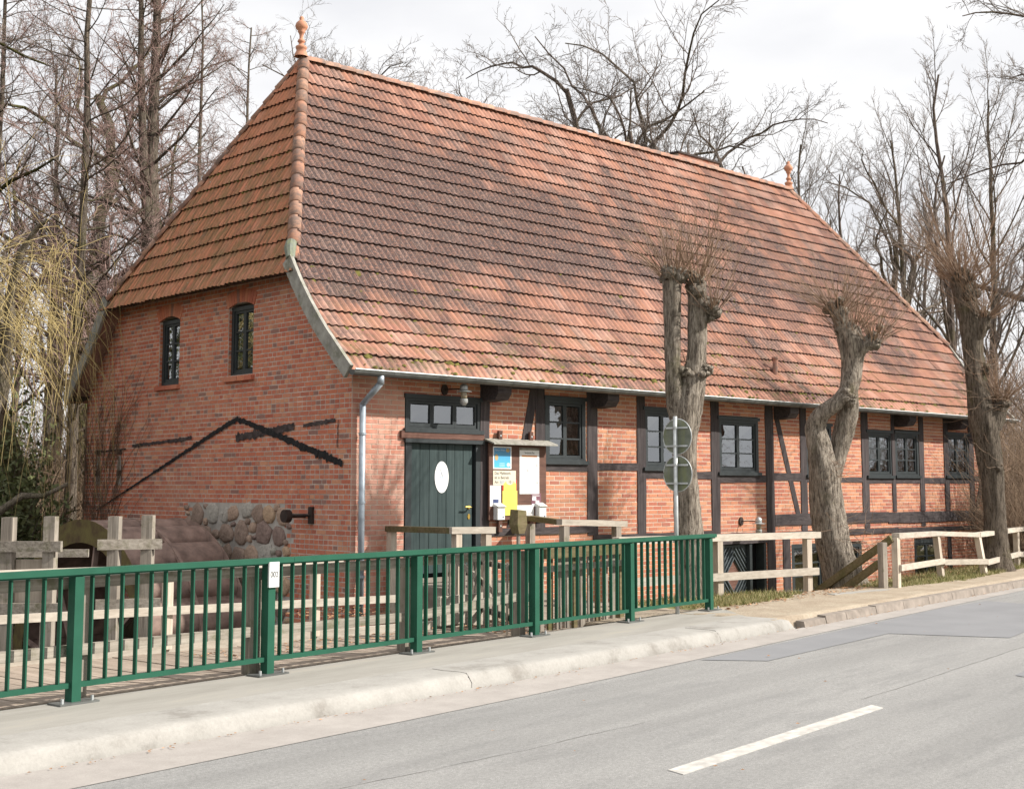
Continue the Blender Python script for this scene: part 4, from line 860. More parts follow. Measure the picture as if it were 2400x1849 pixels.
# ================================================================== BRIDGE RAILING
DR = (cr_, sr_); BAY = 1.94
rail = thing('bridge_railing', 'dark green painted steel bridge railing with upright flat bars', 'railing', (RX, RY, 0), RA)
for i in range(-2, 6):
    s = i * BAY; m = MB(); m.box(s - .04, s + .04, -.045, .045, .012, .952); m.obj('post', 'green', rail)
    m = MB(); m.box(s - .17, s + .17, -.10, .075, .001, .014); bp = m.obj('base_plate', 'zinc', rail)
    for dx_ in (-.13, .13): m = MB(); m.tube([(s + dx_, -.06, .014), (s + dx_, -.06, .05)], .012, 8); m.obj('bolt', 'galv', bp)
for i in range(-2, 5):
    s0, s1 = i * BAY, (i + 1) * BAY
    m = MB(); m.box(s0 + .041, s1 - .041, -.020, .020, .115, .155); m.obj('bottom_rail', 'green', rail)
    m = MB(); a, b = s0 + .253 if i > -2 else s0, s1 + .25 if i < 4 else s1 + .14; m.box(a, b, -.055, .055, .968, 1.012); m.box(a + .001, b - .001, -.03, .03, .953, .967); m.obj('handrail', 'green', rail)
    for k in range(13):
        x = s0 + (k + 1) * BAY / 14; m = MB(); m.box(x - .0065, x + .0065, -.021, .021, .156, .952); m.obj('baluster', 'green', rail)
def text(name, body, size, mat, loc, rot, parent=None, align='CENTER', extr=.0008, sx=1.0):
    c = bpy.data.curves.new(name, 'FONT'); c.body = body; c.size = size; c.extrude = extr; c.align_x = align; c.align_y = 'CENTER'; c.materials.append(M[mat])
    tmp = bpy.data.objects.new('tmp', c); me = bpy.data.meshes.new_from_object(tmp); bpy.data.objects.remove(tmp); me.materials.clear(); me.materials.append(M[mat])
    o = link(name, me, parent); o.location = loc; o.rotation_euler = rot; o.scale = (sx, 1, 1); return o
pl = thing('number_plate', 'small white plate reading 002 fixed to the green railing post', 'number plate', fR(BAY, -.055, .78), RA)
m = MB(); m.box(-.052, .062, -.012, .008, -.02, .20); m.obj('plate', 'white_plastic', pl); text('digits', '002', .072, 'ink', (.005, -.0135, .09), (rad(90), 0, 0), pl, sx=.85)

# ================================================================== BOARDWALK AND OLD FENCES
def far_t(s): return 2.72 - .182 * (s + .0)
bw = thing('boardwalk', 'weathered plank footbridge deck running behind the green railing', 'boardwalk', (RX, RY, 0), RA)
s = -2.6; pr_ = random.Random(2)
while s < 6.9:
    w_ = pr_.uniform(.15, .175); m = MB(); z = -.035 + pr_.uniform(-.004, .004); sk = pr_.uniform(-.006, .006)
    m.add([(s, .20, z - .05), (s + w_, .20, z - .05), (s + w_ + sk, far_t(s), z - .05), (s + sk, far_t(s), z - .05), (s, .20, z), (s + w_, .20, z), (s + w_ + sk, far_t(s), z), (s + sk, far_t(s), z)], [(0, 3, 2, 1), (4, 5, 6, 7), (0, 1, 5, 4), (1, 2, 6, 5), (2, 3, 7, 6), (3, 0, 4, 7)])
    m.obj('plank', 'plank', bw); s += w_ + .012
m = MB(); 
for a, b in ((-2.6, 1.78), (1.99, 3.82), (4.03, 5.6)): m = MB(); m.beam((a, .17, -.035), (b, .17, -.035), .09, .09); m.obj('edge_beam', 'plank', bw)
m = MB(); m.beam((-2.6, far_t(-2.6) + .0, .0), (6.7, far_t(6.7), .0), .09, .10); m.obj('kerb_beam', 'palewood', bw)
for t in (.5, 1.6): m = MB(); m.beam((-2.6, t, -.17), (6.9, t, -.17), .14, .16); m.obj('joist', 'oldwood', bw)
nf = thing('old_fence', 'grey weathered two rail fence directly behind the green railing', 'fence', (RX, RY, 0), RA)
wob = random.Random(9)
for s_, t_, h_ in ((.15, .19, .86), (1.89, .16, .85), (3.92, .19, .85)):
    m = MB(); m.box(s_ - .06, s_ + .06, t_ - .055, t_ + .055, -.3, h_); m.obj('post', 'oldpost', nf)
for za, zb, a, b, h_ in ((.90, .895, -2.6, 1.9, .088), (.875, .90, 1.91, 5.66, .092), (.395, .372, -2.6, 1.82, .085), (.365, .352, 1.96, 3.84, .085), (.350, .43, 3.99, 5.66, .088)):
    m = MB(); m.beam((a, .115, za), (b, .115, zb), .05, h_); m.obj('rail', 'oldwood', nf)
# shovel shaped post head at the gateway
gp = thing('gate_post', 'tall weathered gate post with a dark flared head before the noticeboard', 'post', fR(5.74, .16, 0), RA)
m = MB(); m.box(-.055, .055, -.055, .055, -.3, .93); m.obj('post', 'oldpost', gp); m = MB(); m.tube([(0, 0, .93), (0, 0, 1.14)], .026, 6); m.obj('neck', 'oldpost', gp)
m = MB(); m.add([(-.05, -.05, 1.12), (.05, -.05, 1.12), (.05, .05, 1.12), (-.05, .05, 1.12), (-.09, -.06, 1.22), (.085, -.06, 1.22), (.085, .06, 1.22), (-.09, .06, 1.22), (-.075, -.055, 1.385), (.075, -.055, 1.375), (.075, .055, 1.385), (-.075, .055, 1.39)],
                [(0, 3, 2, 1), (8, 9, 10, 11)] + [(i + k, (i + 1) % 4 + k, (i + 1) % 4 + 4 + k, i + 4 + k) for k in (0, 4) for i in range(4)]); m.obj('head', 'mosswood', gp)
ff = thing('far_deck_fence', 'pale rail fence along the mill side of the plank deck', 'fence', (RX, RY, 0), RA)
for s_ in (-1.2, .70, 2.55, 4.3):
    t_ = far_t(s_) - .03; m = MB(); m.box(s_ - .035, s_ + .035, t_ - .05, t_ + .05, .0, .86); m.obj('post', 'palepost', ff)
for z0, z1, a, b in ((.845, .80, -2.6, 4.6), (.455, .35, -2.6, 5.6)):
    m = MB(); m.beam((a, far_t(a) - .10, z0), (b, far_t(b) - .10, z1), .04, .082); m.obj('rail', 'palewood', ff)
# side picket fence from the gate post towards the landing
sf = thing('side_picket_fence', 'grey picket fence leading from the gate post back to the mill door', 'fence', (0, 0, 0), 0)
A0, A1 = Vector((.02, 14.95, 0)), Vector((-.93, 18.3, 0)); dv = A1 - A0; n = 17
for i in range(n):
    p = A0 + dv * (i + .4) / n; m = MB(); h_ = .80 + wob.uniform(-.03, .03); m.beam((p.x, p.y, -.1), (p.x + wob.uniform(-.01, .01), p.y, h_), .025, .085, up=(0, 1, 0)); m.obj('picket', 'oldpost', sf)
for z in (.15, .72): m = MB(); m.beam((A0.x + .04, A0.y, z), (A1.x + .04, A1.y, z), .04, .07); m.obj('rail', 'oldwood', sf)
m = MB(); m.beam((A0.x + .09, A0.y + .2, .2), (A1.x + .09, A1.y - .6, .75), .03, .08); m.obj('brace', 'oldwood', sf)
# front picket panel
pp = thing('picket_panel', 'mossy upright board gate panel behind the right end of the green railing', 'gate', (RX, RY, 0), RA)
for i in range(9):
    s_ = 6.66 + i * .165; m = MB(); m.box(s_ - .05, s_ + .045, .39, .415, -.07, .86 + wob.uniform(-.02, .02)); m.obj('board', 'mosswood' if i % 3 == 0 else 'oldpost', pp)
m = MB(); m.beam((6.5, .36, .86), (8.15, .36, .86), .06, .12); m.obj('top_beam', 'mosswood', pp); m = MB(); m.beam((6.3, .35, .68), (8.15, .35, .69), .05, .07); m.obj('rail', 'oldwood', pp)
m = MB(); m.box(8.12, 8.21, .38, .46, -.2, .93); m.obj('post', 'mosswood', pp); m = MB(); m.box(6.42, 6.51, .38, .46, -.2, .93); m.obj('post', 'oldpost', pp)
# pale steps
stp = thing('wooden_steps', 'pale plank steps behind the board gate', 'steps', fR(6.3, 1.5, -.5), RA)
for i in range(4): m = MB(); m.box(-.35, .75, .0 - i * .0, .06, .1 + i * .2, .24 + i * .2); m.obj('tread', 'palewood', stp)
# channel frames
for nm, lab, pts, xb in (('sluice_frame', 'pair of tall grey posts with cross beams at the left edge of the brook', ((-5.51, 14.5), (-5.05, 14.5)), .14),
                         ('sluice_frame', 'pair of tall grey posts with cross beams in front of the mill wheel', ((-4.50, 15.0), (-4.155, 15.12)), .17)):
    t_ = thing(nm, lab, 'sluice frame', (pts[0][0], pts[0][1], -2.6)); ox, oy = pts[0]
    for k, (x, y) in enumerate(pts):
        m = MB(); h_ = 3.91 + .01 * k; m.beam((x - ox, y - oy, 0), (x - ox + .0, y - oy, h_), .125, .13, up=(0, 1, 0)); m.obj('post', 'oldpost', t_)
    dx_, dy_ = pts[1][0] - ox, pts[1][1] - oy; q = math.hypot(dx_, dy_); ux, uy = dx_ / q, dy_ / q
    for z in (3.595, 2.93): m = MB(); m.beam((-xb * ux, -xb * uy - .05, z), (dx_ + xb * ux, dy_ + xb * uy - .05, z), .07, .115); m.obj('cross_beam', 'oldwood', t_)
    if k and xb < .15: m = MB(); m.box(.07, .40, .05, .08, 2.9, 3.45); m.obj('sluice_board', 'palepost', t_)
m = MB(); m.beam((-6.3, 15.2, .88), (-4.9, 15.35, .88), .05, .09); 
cf = thing('channel_rail', 'weathered rail between posts beyond the left sluice frame', 'rail', (0, 0, 0)); m.obj('rail', 'oldwood', cf)
for x in (-6.2,): m = MB(); m.beam((x, 15.3, -2.6), (x, 15.3, 1.25), .11, .11, up=(0, 1, 0)); m.obj('post', 'oldpost', cf)

# ================================================================== WATER WHEEL (axis along u)
WC, WZ, WR, WU0, WU1 = 4.2, -1.37, 2.5, -2.2, -.5
wh = thing('water_wheel', 'rusty steel mill wheel with curved paddles beside the gable', 'water wheel', fB(-1.35, WC, WZ), BA)
def ringmesh(u, r0, r1, th, n=72):
    m = MB(); V = []
    for i in range(n):
        a = 2 * math.pi * i / n
        for uu in (u - th / 2, u + th / 2):
            for r in (r0, r1): V.append((uu, math.cos(a) * r, math.sin(a) * r))
    Q = []
    for i in range(n):
        b = 4 * i; c = 4 * ((i + 1) % n); Q += [(b, b + 1, c + 1, c), (b + 2, c + 2, c + 3, b + 3), (b + 1, b + 3, c + 3, c + 1), (b, c, c + 2, b + 2)]
    m.addq(V, Q); return m
for u, r0, nm in ((-.85, 2.13, 'shroud_ring'), (.85, 2.13, 'shroud_ring'), (0.0, 2.44, 'middle_ring')): ringmesh(u, r0, WR, .012 if nm[0] == 's' else .05).obj(nm, 'mossteel' if u < 0 else 'rust', wh)
for i in range(24):
    a0 = 2 * math.pi * i / 24 + .06; V = []; ca, sa = math.cos(a0), math.sin(a0)
    for k in range(11):          # curved bucket plate, bulging outwards between the rings
        b_ = math.pi * (-.50 + 1.05 * k / 10); rr = 2.30 + .19 * math.cos(b_); tt = .27 * math.sin(b_)
        for u in (-.84, -.02, .02, .84): V.append((u, ca * rr - sa * tt, sa * rr + ca * tt))
    m = MB(); m.addq(V, [(4 * k + j, 4 * k + j + 1, 4 * k + j + 5, 4 * k + j + 4) for k in range(10) for j in (0, 1, 2)]); m.obj('paddle', 'rust', wh, True)
m = MB(); V = []
for i in range(25):
    a = 2 * math.pi * i / 24
    for u in (-.84, .84): V.append((u, math.cos(a) * 2.325, math.sin(a) * 2.325))
m.addq(V, [(2 * i, 2 * i + 1, 2 * i + 3, 2 * i + 2) for i in range(24)]); m.obj('sole_plate', 'rust', wh, True)
m = MB(); m.tube([(-1.0, 0, 0), (1.4, 0, 0)], .14, 16); m.obj('axle', 'rust', wh, True)
for u in (-.8, .8):
    for i in range(8): a = math.pi / 4 * i + .2; m = MB(); m.beam((u, 0, 0), (u, math.cos(a) * 2.14, math.sin(a) * 2.14), .05, .08, up=(1, 0, 0)); m.obj('spoke', 'rust', wh)

# ================================================================== LANDING AND ITS RAILS AT THE DOOR
ln = thing('door_landing', 'stone and plank landing before the dark green mill door', 'landing', (BX, BY, 0), BA)
m = MB(); m.box(.95, 2.75, -1.2, -.17, -.6, .16); m.obj('slab', 'kerbstone', ln); m = MB(); m.box(.75, 2.4, -1.75, -1.21, -.6, .05); m.obj('step', 'kerbstone', ln)
for i in range(12): m = MB(); m.box(-.3 + i * .25, -.06 + i * .25, -4.9 + .15 * i * .0, -1.76, -.09, -.045); m.obj('plank', 'plank', ln)
hr = thing('landing_rail', 'mossy and new timber handrail standing in front of the mill door', 'handrail', (BX, BY, 0), BA)
m = MB(); m.beam((.62, -.12, 1.015), (.66, -1.55, 1.02), .13, .085); m.obj('old_rail', 'mosswood', hr, label='mossy dark section of handrail')
m = MB(); m.beam((.60, -1.56, 1.022), (1.42, -1.60, 1.012), .12, .095); m.obj('new_rail', 'palewood', hr)
for u, w in ((.64, -.18), (.74, -1.56), (1.30, -1.58)): m = MB(); m.box(u - .055, u + .055, w - .055, w + .055, -.55, .975); m.obj('post', 'palepost', hr)
hr2 = thing('yard_rail', 'timber handrail with a pale top standing below the front window', 'handrail', (BX, BY, 0), BA)
m = MB(); m.beam((3.5, -.25, 1.13), (2.97, -1.45, 1.10), .12, .085); m.obj('old_rail', 'mosswood', hr2); m = MB(); m.beam((2.92, -1.5, 1.10), (4.46, -1.5, 1.045), .12, .095); m.obj('new_rail', 'palewood', hr2)
for u, w in ((3.46, -.3), (3.03, -1.5), (4.25, -1.5)): m = MB(); m.box(u - .06, u + .06, w - .055, w + .055, -.7, 1.04); m.obj('post', 'oldpost', hr2)

# ================================================================== FENCES ON THE RIGHT
f1 = thing('bank_fence', 'bleached two rail fence beside the right end of the green railing', 'fence', (0, 0, 0))
P0, P1, P2, P3 = Vector((1.52, 18.83, 0)), Vector((3.13, 20.15, 0)), Vector((4.80, 21.56, 0)), Vector((5.02, 21.75, 0)); nn_ = Vector((.645, -.764, 0))
for p in (P0, P1, P2): m = MB(); m.beam((p.x, p.y, -.35), (p.x, p.y, .845), .10, .12, up=(.764, .645, 0)); m.obj('post', 'palepost', f1)
for za, zb, h_, q in ((.885, .865, .10, P3), (.30, .285, .115, Vector((4.93, 21.68, 0)))):
    m = MB(); o_ = nn_ * (.0 if za > .5 else .085); m.beam((P0.x - .05 + o_.x, P0.y - .05 + o_.y, za), (q.x + o_.x, q.y + o_.y, zb), .14 if za > .5 else .045, h_); m.obj('rail', 'palewood', f1)
f2 = thing('roadside_fence', 'bleached leaning two rail fence running off to the right above the bank', 'fence', (0, 0, 0))
FP2 = [(6.35, 21.93, .84, 0), (7.93, 24.45, .795, -.10), (9.05, 25.3, .74, -.16), (10.68, 28.06, .75, .0), (12.6, 30.6, .80, .03)]
for x, y, h_, le in FP2: m = MB(); m.beam((x, y, -.35), (x + le, y, h_ - .03), .10, .12, up=(cr_, sr_, 0)); m.obj('post', 'palepost', f2)
for (a, b) in zip(FP2[:-1], FP2[1:]):
    m = MB(); m.beam((a[0] + a[3], a[1], a[2]), (b[0] + b[3], b[1], b[2]), .13, .085); m.obj('rail', 'palewood', f2)
    m = MB(); m.beam((a[0] + a[3] * .4 + .05, a[1] - .06, a[2] - .52), (b[0] + b[3] * .4 + .05, b[1] - .06, b[2] - .50), .045, .10); m.obj('rail', 'palewood', f2)
f3 = thing('stair_rail', 'two mossy green rails descending steeply to the sunken yard', 'handrail', (0, 0, 0))
m = MB(); m.beam((6.08, 21.77, -.4), (6.08, 21.77, .74), .11, .11, up=(.8, .6, 0)); m.obj('post', 'oldpost', f3)
m = MB(); m.beam((6.28, 21.9, .80), (5.12, 23.1, -.28), .07, .12); m.obj('rail', 'mosswood', f3); m = MB(); m.beam((6.05, 21.85, .40), (5.3, 22.6, -.32), .07, .12); m.obj('rail', 'mosswood', f3)

# ================================================================== ROAD SIGN POLE (seen from the back)
sg = thing('road_sign', 'grey steel pole carrying two round traffic signs seen from behind', 'road sign', (2.155, 17.35, -.15), 0)
m = MB(); m.tube([(0, 0, 0), (0, 0, 2.72)], .027, 14); m.obj('pole', 'galv', sg, True)
sn = Vector((.62, .78, 0)).normalized(); sx_ = Vector((sn.y, -sn.x, 0))
for zc in (2.455, 1.965):
    m = MB(); c = sn * .05; m.disc((c.x, c.y, zc), sn, .215, .004, 36, ry=.232); o = m.obj('sign_disc', 'signback', sg)
    m = MB(); m.tube([tuple(c + sx_ * (.217 * math.cos(a)) + Vector((0, 0, zc + .234 * math.sin(a)))) for a in np.linspace(0, 2 * math.pi, 37)], .0065, 6, False); m.obj('rim', 'galv', o, True)
    for dz in (-.125, .115):
        m = MB(); p = c - sn * .012; m.beam(tuple(p - sx_ * .165 + Vector((0, 0, zc + dz))), tuple(p + sx_ * .165 + Vector((0, 0, zc + dz))), .02, .024); m.obj('bracket', 'galv', o)
        m = MB(); m.tube([(0, 0, zc + dz - .014), (0, 0, zc + dz + .014)], .034, 14); m.obj('clamp', 'galv', o)

# ================================================================== WALL LAMPS
def lamp(u, z, label):
    t_ = thing('wall_lamp', label, 'lamp', fB(u, 0, z), BA)
    m = MB(); m.disc((0, -.002, 0), (0, -1, 0), .065, .03, 20, ry=.085); m.obj('wall_disc', 'iron', t_); m = MB(); m.tube([(0, -.03, .0), (.03, -.16, .01), (.10, -.33, .0)], .011, 6); m.obj('arm', 'iron', t_)
    m = MB(); m.lathe([(.002, .09), (.04, .08), (.062, .05), (.065, .02), (.065, -.02), (.0, -.02)], (.11, -.36, 0), 18); m.obj('cap', 'galv', t_, True)
    m = MB(); m.lathe([(.05, -.022), (.125, -.04), (.125, -.046), (.05, -.03)], (.11, -.36, 0), 22); m.obj('shade', 'galv', t_)
    m = MB(); m.lathe([(.048, -.05), (.052, -.10), (.05, -.15), (.0, -.16)], (.11, -.36, 0), 16); m.obj('glass_jar', 'jar', t_, True)
    m = MB(); m.lathe([(.062, -.155), (.066, -.21), (.05, -.225), (.03, -.26), (.0, -.265)], (.11, -.36, 0), 16); m.obj('bottom_ring', 'galv', t_, True)
lamp(1.82, 3.19, 'glass and metal wall lamp above the window over the mill door'); lamp(9.62, .97, 'wall lamp above the low yard door')

# ================================================================== NOTICE BOARD
nb = thing('notice_board', 'brown wooden notice board with a small roof beside the mill door', 'notice board', fB(2.71, -.075, 1.11), BA)
m = MB(); m.box(0, 1.32, -.03, .0, 0, 1.25); m.obj('board', 'brownboard', nb)
m = MB(); m.add([(-.06, .02, 1.30), (1.42, .02, 1.30), (1.42, -.22, 1.225), (-.06, -.22, 1.225), (-.06, .02, 1.325), (1.42, .02, 1.325), (1.42, -.22, 1.25), (-.06, -.22, 1.25)], [(0, 3, 2, 1), (4, 5, 6, 7), (0, 1, 5, 4), (1, 2, 6, 5), (2, 3, 7, 6), (3, 0, 4, 7)]); m.obj('roof', 'bargeboard', nb)
for x in (.28, 1.0):
    for z0, z1 in ((1.30, 1.46), (-.20, .0)): m = MB(); m.box(x - .04, x + .04, -.01, .035, z0, z1); o = m.obj('strap', 'brownboard', nb); m = MB(); m.disc((x, -.011, (z0 + z1) / 2), (0, -1, 0), .016, .006, 10); m.obj('bolt', 'galv', o)
def sheet(name, label, cat, x0, x1, z0, z1, mat, d=.0, th=.004):
    t_ = thing(name, label, cat, fB(2.71 + x0, -.107 - d, 1.11 + z0), BA); m = MB(); m.box(0, x1 - x0, -th, 0, 0, z1 - z0); m.obj('sheet', mat, t_); return t_, x1 - x0, z1 - z0
def mark(t_, name, x0, x1, z0, z1, mat, d=.0055): m = MB(); m.box(x0, x1, -d, -.0041, z0, z1); m.obj(name, mat, t_)
# blue poster with white rim
t_, W_, H_ = sheet('poster', 'blue poster with white rim and shells at the top left of the notice board', 'poster', .085, .50, .83, 1.20, 'white')
m = MB(); m.box(.022, W_ - .022, -.0052, -.0041, .022, H_ - .022); m.obj('picture', 'blue', t_)
text('heading', 'Natur-Welt', .045, 'lightblue', (.15, -.0062, H_ - .06), (rad(90), 0, 0), t_, extr=.0004)
m = MB(); m.disc((W_ - .085, -.0053, H_ - .062), (0, -1, 0), .045, .001, 16, ry=.033); m.obj('shell', 'tan', t_)
m = MB(); m.disc((.075, -.0053, .19), (0, -1, 0), .04, .001, 9, ry=.055); m.obj('starfish', 'tan', t_); m = MB(); m.disc((W_ - .07, -.0053, .07), (0, -1, 0), .04, .001, 10, ry=.035); m.obj('shell', 'lightblue', t_)
for i in range(3): mark(t_, 'text_line', .14, .26, .045 + i * .022, .052 + i * .022, 'lightblue')
# enamel sign
t_, W_, H_ = sheet('enamel_sign', 'cream sign with German opening words below the blue poster', 'sign', .085, .60, .565, .805, 'cream', th=.006)
for i, (b, xx) in enumerate((('Das Mahlwerk', .03), ('ist in Betrieb', .03), ('Am', .03))): text('lettering', b, .066, 'ink', (xx, -.0075, H_ - .045 - i * .072), (rad(90), 0, 0), t_, 'LEFT', .0005, .95)
text('lettering', '10', .066, 'ink', (.34, -.0075, H_ - .189), (rad(90), 0, 0), t_, 'LEFT', .0005); text('lettering', ':00', .066, 'palegrey', (.41, -.0075, H_ - .189), (rad(90), 0, 0), t_, 'LEFT', .0005)
mark(t_, 'strip', .15, .32, .028, .075, 'galv', .0072)
# large white poster
t_, W_, H_ = sheet('poster', 'tall white poster with an orange bar at the right of the notice board', 'poster', .69, 1.15, .42, 1.19, 'white')
mark(t_, 'orange_bar', .05, .41, H_ - .155, H_ - .125, 'orange'); text('heading', 'Sortiments-Plan', .042, 'ink', (.23, -.0062, H_ - .085), (rad(90), 0, 0), t_, extr=.0004, sx=.85)
mark(t_, 'top_strip', .0, W_, H_ - .04, H_, 'bargeboard', .008)
for i in range(13): mark(t_, 'text_line', .05, .33 - .05 * (i % 3), .06 + i * .037, .066 + i * .037, 'palegrey')
for x, z in ((.16, .37), (.375, .46), (.385, .17)):
    m = MB(); m.add([(x, -.006, z), (x + .05, -.006, z), (x + .06, -.006, z + .025), (x + .035, -.006, z + .03), (x + .03, -.006, z + .05), (x + .005, -.006, z + .045)], [(0, 1, 2, 3, 4, 5)]); m.obj('sketch', 'palegrey', t_)
# yellow note on red backing
t_, W_, H_ = sheet('red_backing', 'red backing paper pinned behind the yellow notice', 'paper', .295, .62, .46, .655, 'red', d=.001, th=.002)
t_ = thing('notice', 'yellow notice with scalloped top in the middle of the notice board', 'notice', fB(2.71 + .295, -.112, 1.11 + .07), BA)
pts = [(.0, 0), (.335, 0), (.335, .40), (.31, .405), (.31, .525), (.285, .53), (.255, .56)] + [(.165 + .09 * math.cos(a), .56 - .06 * math.sin(a)) for a in np.linspace(0, math.pi, 9)][1:-1] + [(.075, .56), (.045, .53), (.025, .525), (.025, .405), (.0, .40)]
m = MB(); n = len(pts); m.add([(x, 0, z) for x, z in pts] + [(x, -.003, z) for x, z in pts], [list(range(n, 2 * n))] + [[i, n + i, n + (i + 1) % n, (i + 1) % n] for i in range(n)]); m.obj('paper', 'yellow', t_)
for i in range(11): mark(t_, 'text_line', .05 + .02 * (i % 2), .29 - .03 * (i % 3), .06 + i * .036, .065 + i * .036, 'olive', .0048)
# left white sheet, plum poster, white sign, boxes
t_, W_, H_ = sheet('notice', 'white sheet with a small dark picture at the lower left of the notice board', 'notice', .02, .26, .22, .56, 'white', th=.003)
mark(t_, 'heading_bar', .04, .20, .30, .308, 'palegrey'); mark(t_, 'photo', .065, .19, .045, .115, 'midblue')
for i in range(4): mark(t_, 'text_line', .05, .20, .16 + i * .03, .164 + i * .03, 'palegrey')
t_, W_, H_ = sheet('poster', 'small plum poster with white pictures at the right edge of the notice board', 'poster', .965, 1.19, .18, .43, 'purple', th=.003)
for a in ((.02, .11, .13, .19), (.10, .18, .07, .13), (.01, .09, .03, .075)): mark(t_, 'picture', *a, 'white')
mark(t_, 'heading_bar', .02, .19, .205, .215, 'white')
t_, W_, H_ = sheet('sign', 'white sign with black letter partly hidden by the gate post', 'sign', .61, 1.02, .02, .235, 'white_plastic', th=.006)
text('lettering', 'P', .12, 'ink', (.06, -.0078, .07), (rad(90), 0, 0), t_, extr=.0006); mark(t_, 'grey_field', .26, .40, .02, .09, 'palegrey', .0072)
for x0, lab in ((.10, 'white leaflet box at the lower left corner of the notice board'), (1.06, 'white leaflet box at the lower right corner of the notice board')):
    b = thing('leaflet_box', lab, 'leaflet box', fB(2.71 + x0, -.107, 1.11 + .005), BA)
    m = MB(); m.box(0, .16, -.10, 0, 0, .21); m.obj('box', 'white_plastic', b); m = MB(); m.add([(-.012, .0, .27), (.172, .0, .27), (.172, -.125, .213), (-.012, -.125, .213), (-.012, 0, .212), (.172, 0, .212), (.172, -.12, .204), (-.012, -.12, .204)], [(0, 3, 2, 1), (3, 2, 6, 7), (0, 4, 5, 1), (0, 3, 7, 4), (1, 5, 6, 2)]); m.obj('lid', 'white_plastic', b)
    m = MB(); m.box(.11, .135, -.102, -.1005, .03, .055); m.obj('emblem', 'midblue', b)
# oval plaque on the door
ov = thing('oval_plaque', 'white oval plaque with a faint windmill emblem on the mill door', 'plaque', fB(1.81, .034, 1.80), BA)
m = MB(); m.disc((0, 0, 0), (0, -1, 0), .145, .006, 40, ry=.25); m.obj('plate', 'white', ov)
for a in (50, 130): m = MB(); r_ = .10; m.beam((-r_ * .6 * math.cos(rad(a)), -.0075, .06 - r_ * math.sin(rad(a))), (r_ * .6 * math.cos(rad(a)), -.0075, .06 + r_ * math.sin(rad(a))), .001, .010, up=(0, 1, 0)); m.obj('sail', 'lightblue', ov)
m = MB(); m.add([(-.035, -.0068, -.06), (.035, -.0068, -.06), (.03, -.0068, .01), (-.03, -.0068, .01)], [(0, 1, 2, 3)]); m.obj('tower', 'lightblue', ov); m = MB(); m.box(-.05, .05, -.0075, -.0065, -.085, -.078); m.obj('line', 'lightblue', ov)

# ================================================================== VEGETATION
class Br:
    """collects tapered branches, grouped by (points, sides)"""
    def __init__(s): s.g = {}
    def add(s, pts, rs, n): s.g.setdefault((len(pts), n), ([], [])); a = s.g[(len(pts), n)]; a[0].append(pts); a[1].append(rs)
    def mesh(s, name, mat, smooth=True):
        m = MB()
        for (k, n), (P, R) in s.g.items():
            V, Q = tube_np(np.array(P, float), np.array(R, float), n); m.addq(V, Q)
        return m.mesh(name, mat, smooth)
def unit(v): return v / (np.linalg.norm(v) + 1e-9)
def walk(rng, p, d, L_, n, wig, up, bend=None):
    pts = [np.array(p, float)]; st = L_ / (n - 1); d = unit(np.array(d, float))
    for i in range(n - 1):
        d = unit(d + rng.normal(0, wig, 3) + np.array([0, 0, up]))
        if bend is not None: d = unit(d + bend)
        pts.append(pts[-1] + d * st)
    return np.array(pts)
def side_dir(rng, t, ang):
    a = np.cross(t, rng.normal(0, 1, 3)); a = unit(a); return unit(t * math.cos(ang) + a * math.sin(ang))
def grow(seed, spec, trunk_pts, trunk_r):
    """trunk given as polyline; spec = list of levels"""
    rng = np.random.default_rng(seed); T = Br(); Cr = Br()
    trunk_pts = np.array(trunk_pts, float); T.add(trunk_pts, trunk_r, 10)
    parents = [(trunk_pts, np.array(trunk_r), float(np.linalg.norm(np.diff(trunk_pts, axis=0), axis=1).sum()))]
    for lv, sp in enumerate(spec):
        nxt = []
        for P, R, Lp in parents:
            cnt = sp['n'] if isinstance(sp['n'], int) else int(rng.integers(sp['n'][0], sp['n'][1] + 1)); K = len(P)
            for c in range(cnt):
                f = sp['s'] + (1 - sp['s']) * ((c + rng.random()) / cnt); x = f * (K - 1); i = min(int(x), K - 2); fr = x - i
                p = P[i] * (1 - fr) + P[i + 1] * fr; t = unit(P[i + 1] - P[i]); r = R[i] * (1 - fr) + R[i + 1] * fr
                ang = rad(rng.uniform(*sp['a'])); d = side_dir(rng, t, ang)
                if sp.get('flat'): d = unit(d * np.array([1, 1, sp['flat']]))
                if lv == 0 and sp.get('minup') is not None: d = unit(np.array([d[0], d[1], max(d[2], sp['minup'])]))
                L_ = sp['L'] * rng.uniform(.65, 1.2) * (1 - sp.get('k', .5) * (f - sp['s']) / (1 - sp['s'] + 1e-6))
                if sp.get('rel'): L_ = Lp * sp['rel'] * rng.uniform(.6, 1.15) * (1 - .45 * f)
                n = sp['seg']; Q = walk(rng, p, d, L_, n, sp['w'], sp['up']); r0 = min(r * sp['rr'], sp['rmax']); r0 = max(r0, sp.get('rmin', .004))
                Rr = r0 * (1 - np.linspace(0, 1, n) * sp.get('tp', .75)); (T if lv == 0 and sp.get('limb') else Cr).add(Q, Rr, sp['sd'])
                nxt.append((Q, Rr, L_))
        parents = nxt
    return T, Cr
def trunk_line(H, lean=(0, 0), wig=.12, n=14, seed=0, r0=.2, r1=.04, flare=1.35):
    rng = np.random.default_rng(seed); z = np.linspace(0, H, n); P = np.zeros((n, 3)); P[:, 2] = z
    w = np.cumsum(rng.normal(0, wig * H / 60, (n, 2)), 0); P[:, 0] = w[:, 0] * z / H + lean[0] * z; P[:, 1] = w[:, 1] * z / H + lean[1] * z
    R = r0 + (r1 - r0) * (z / H) ** .8; R[0] *= flare; return P, R
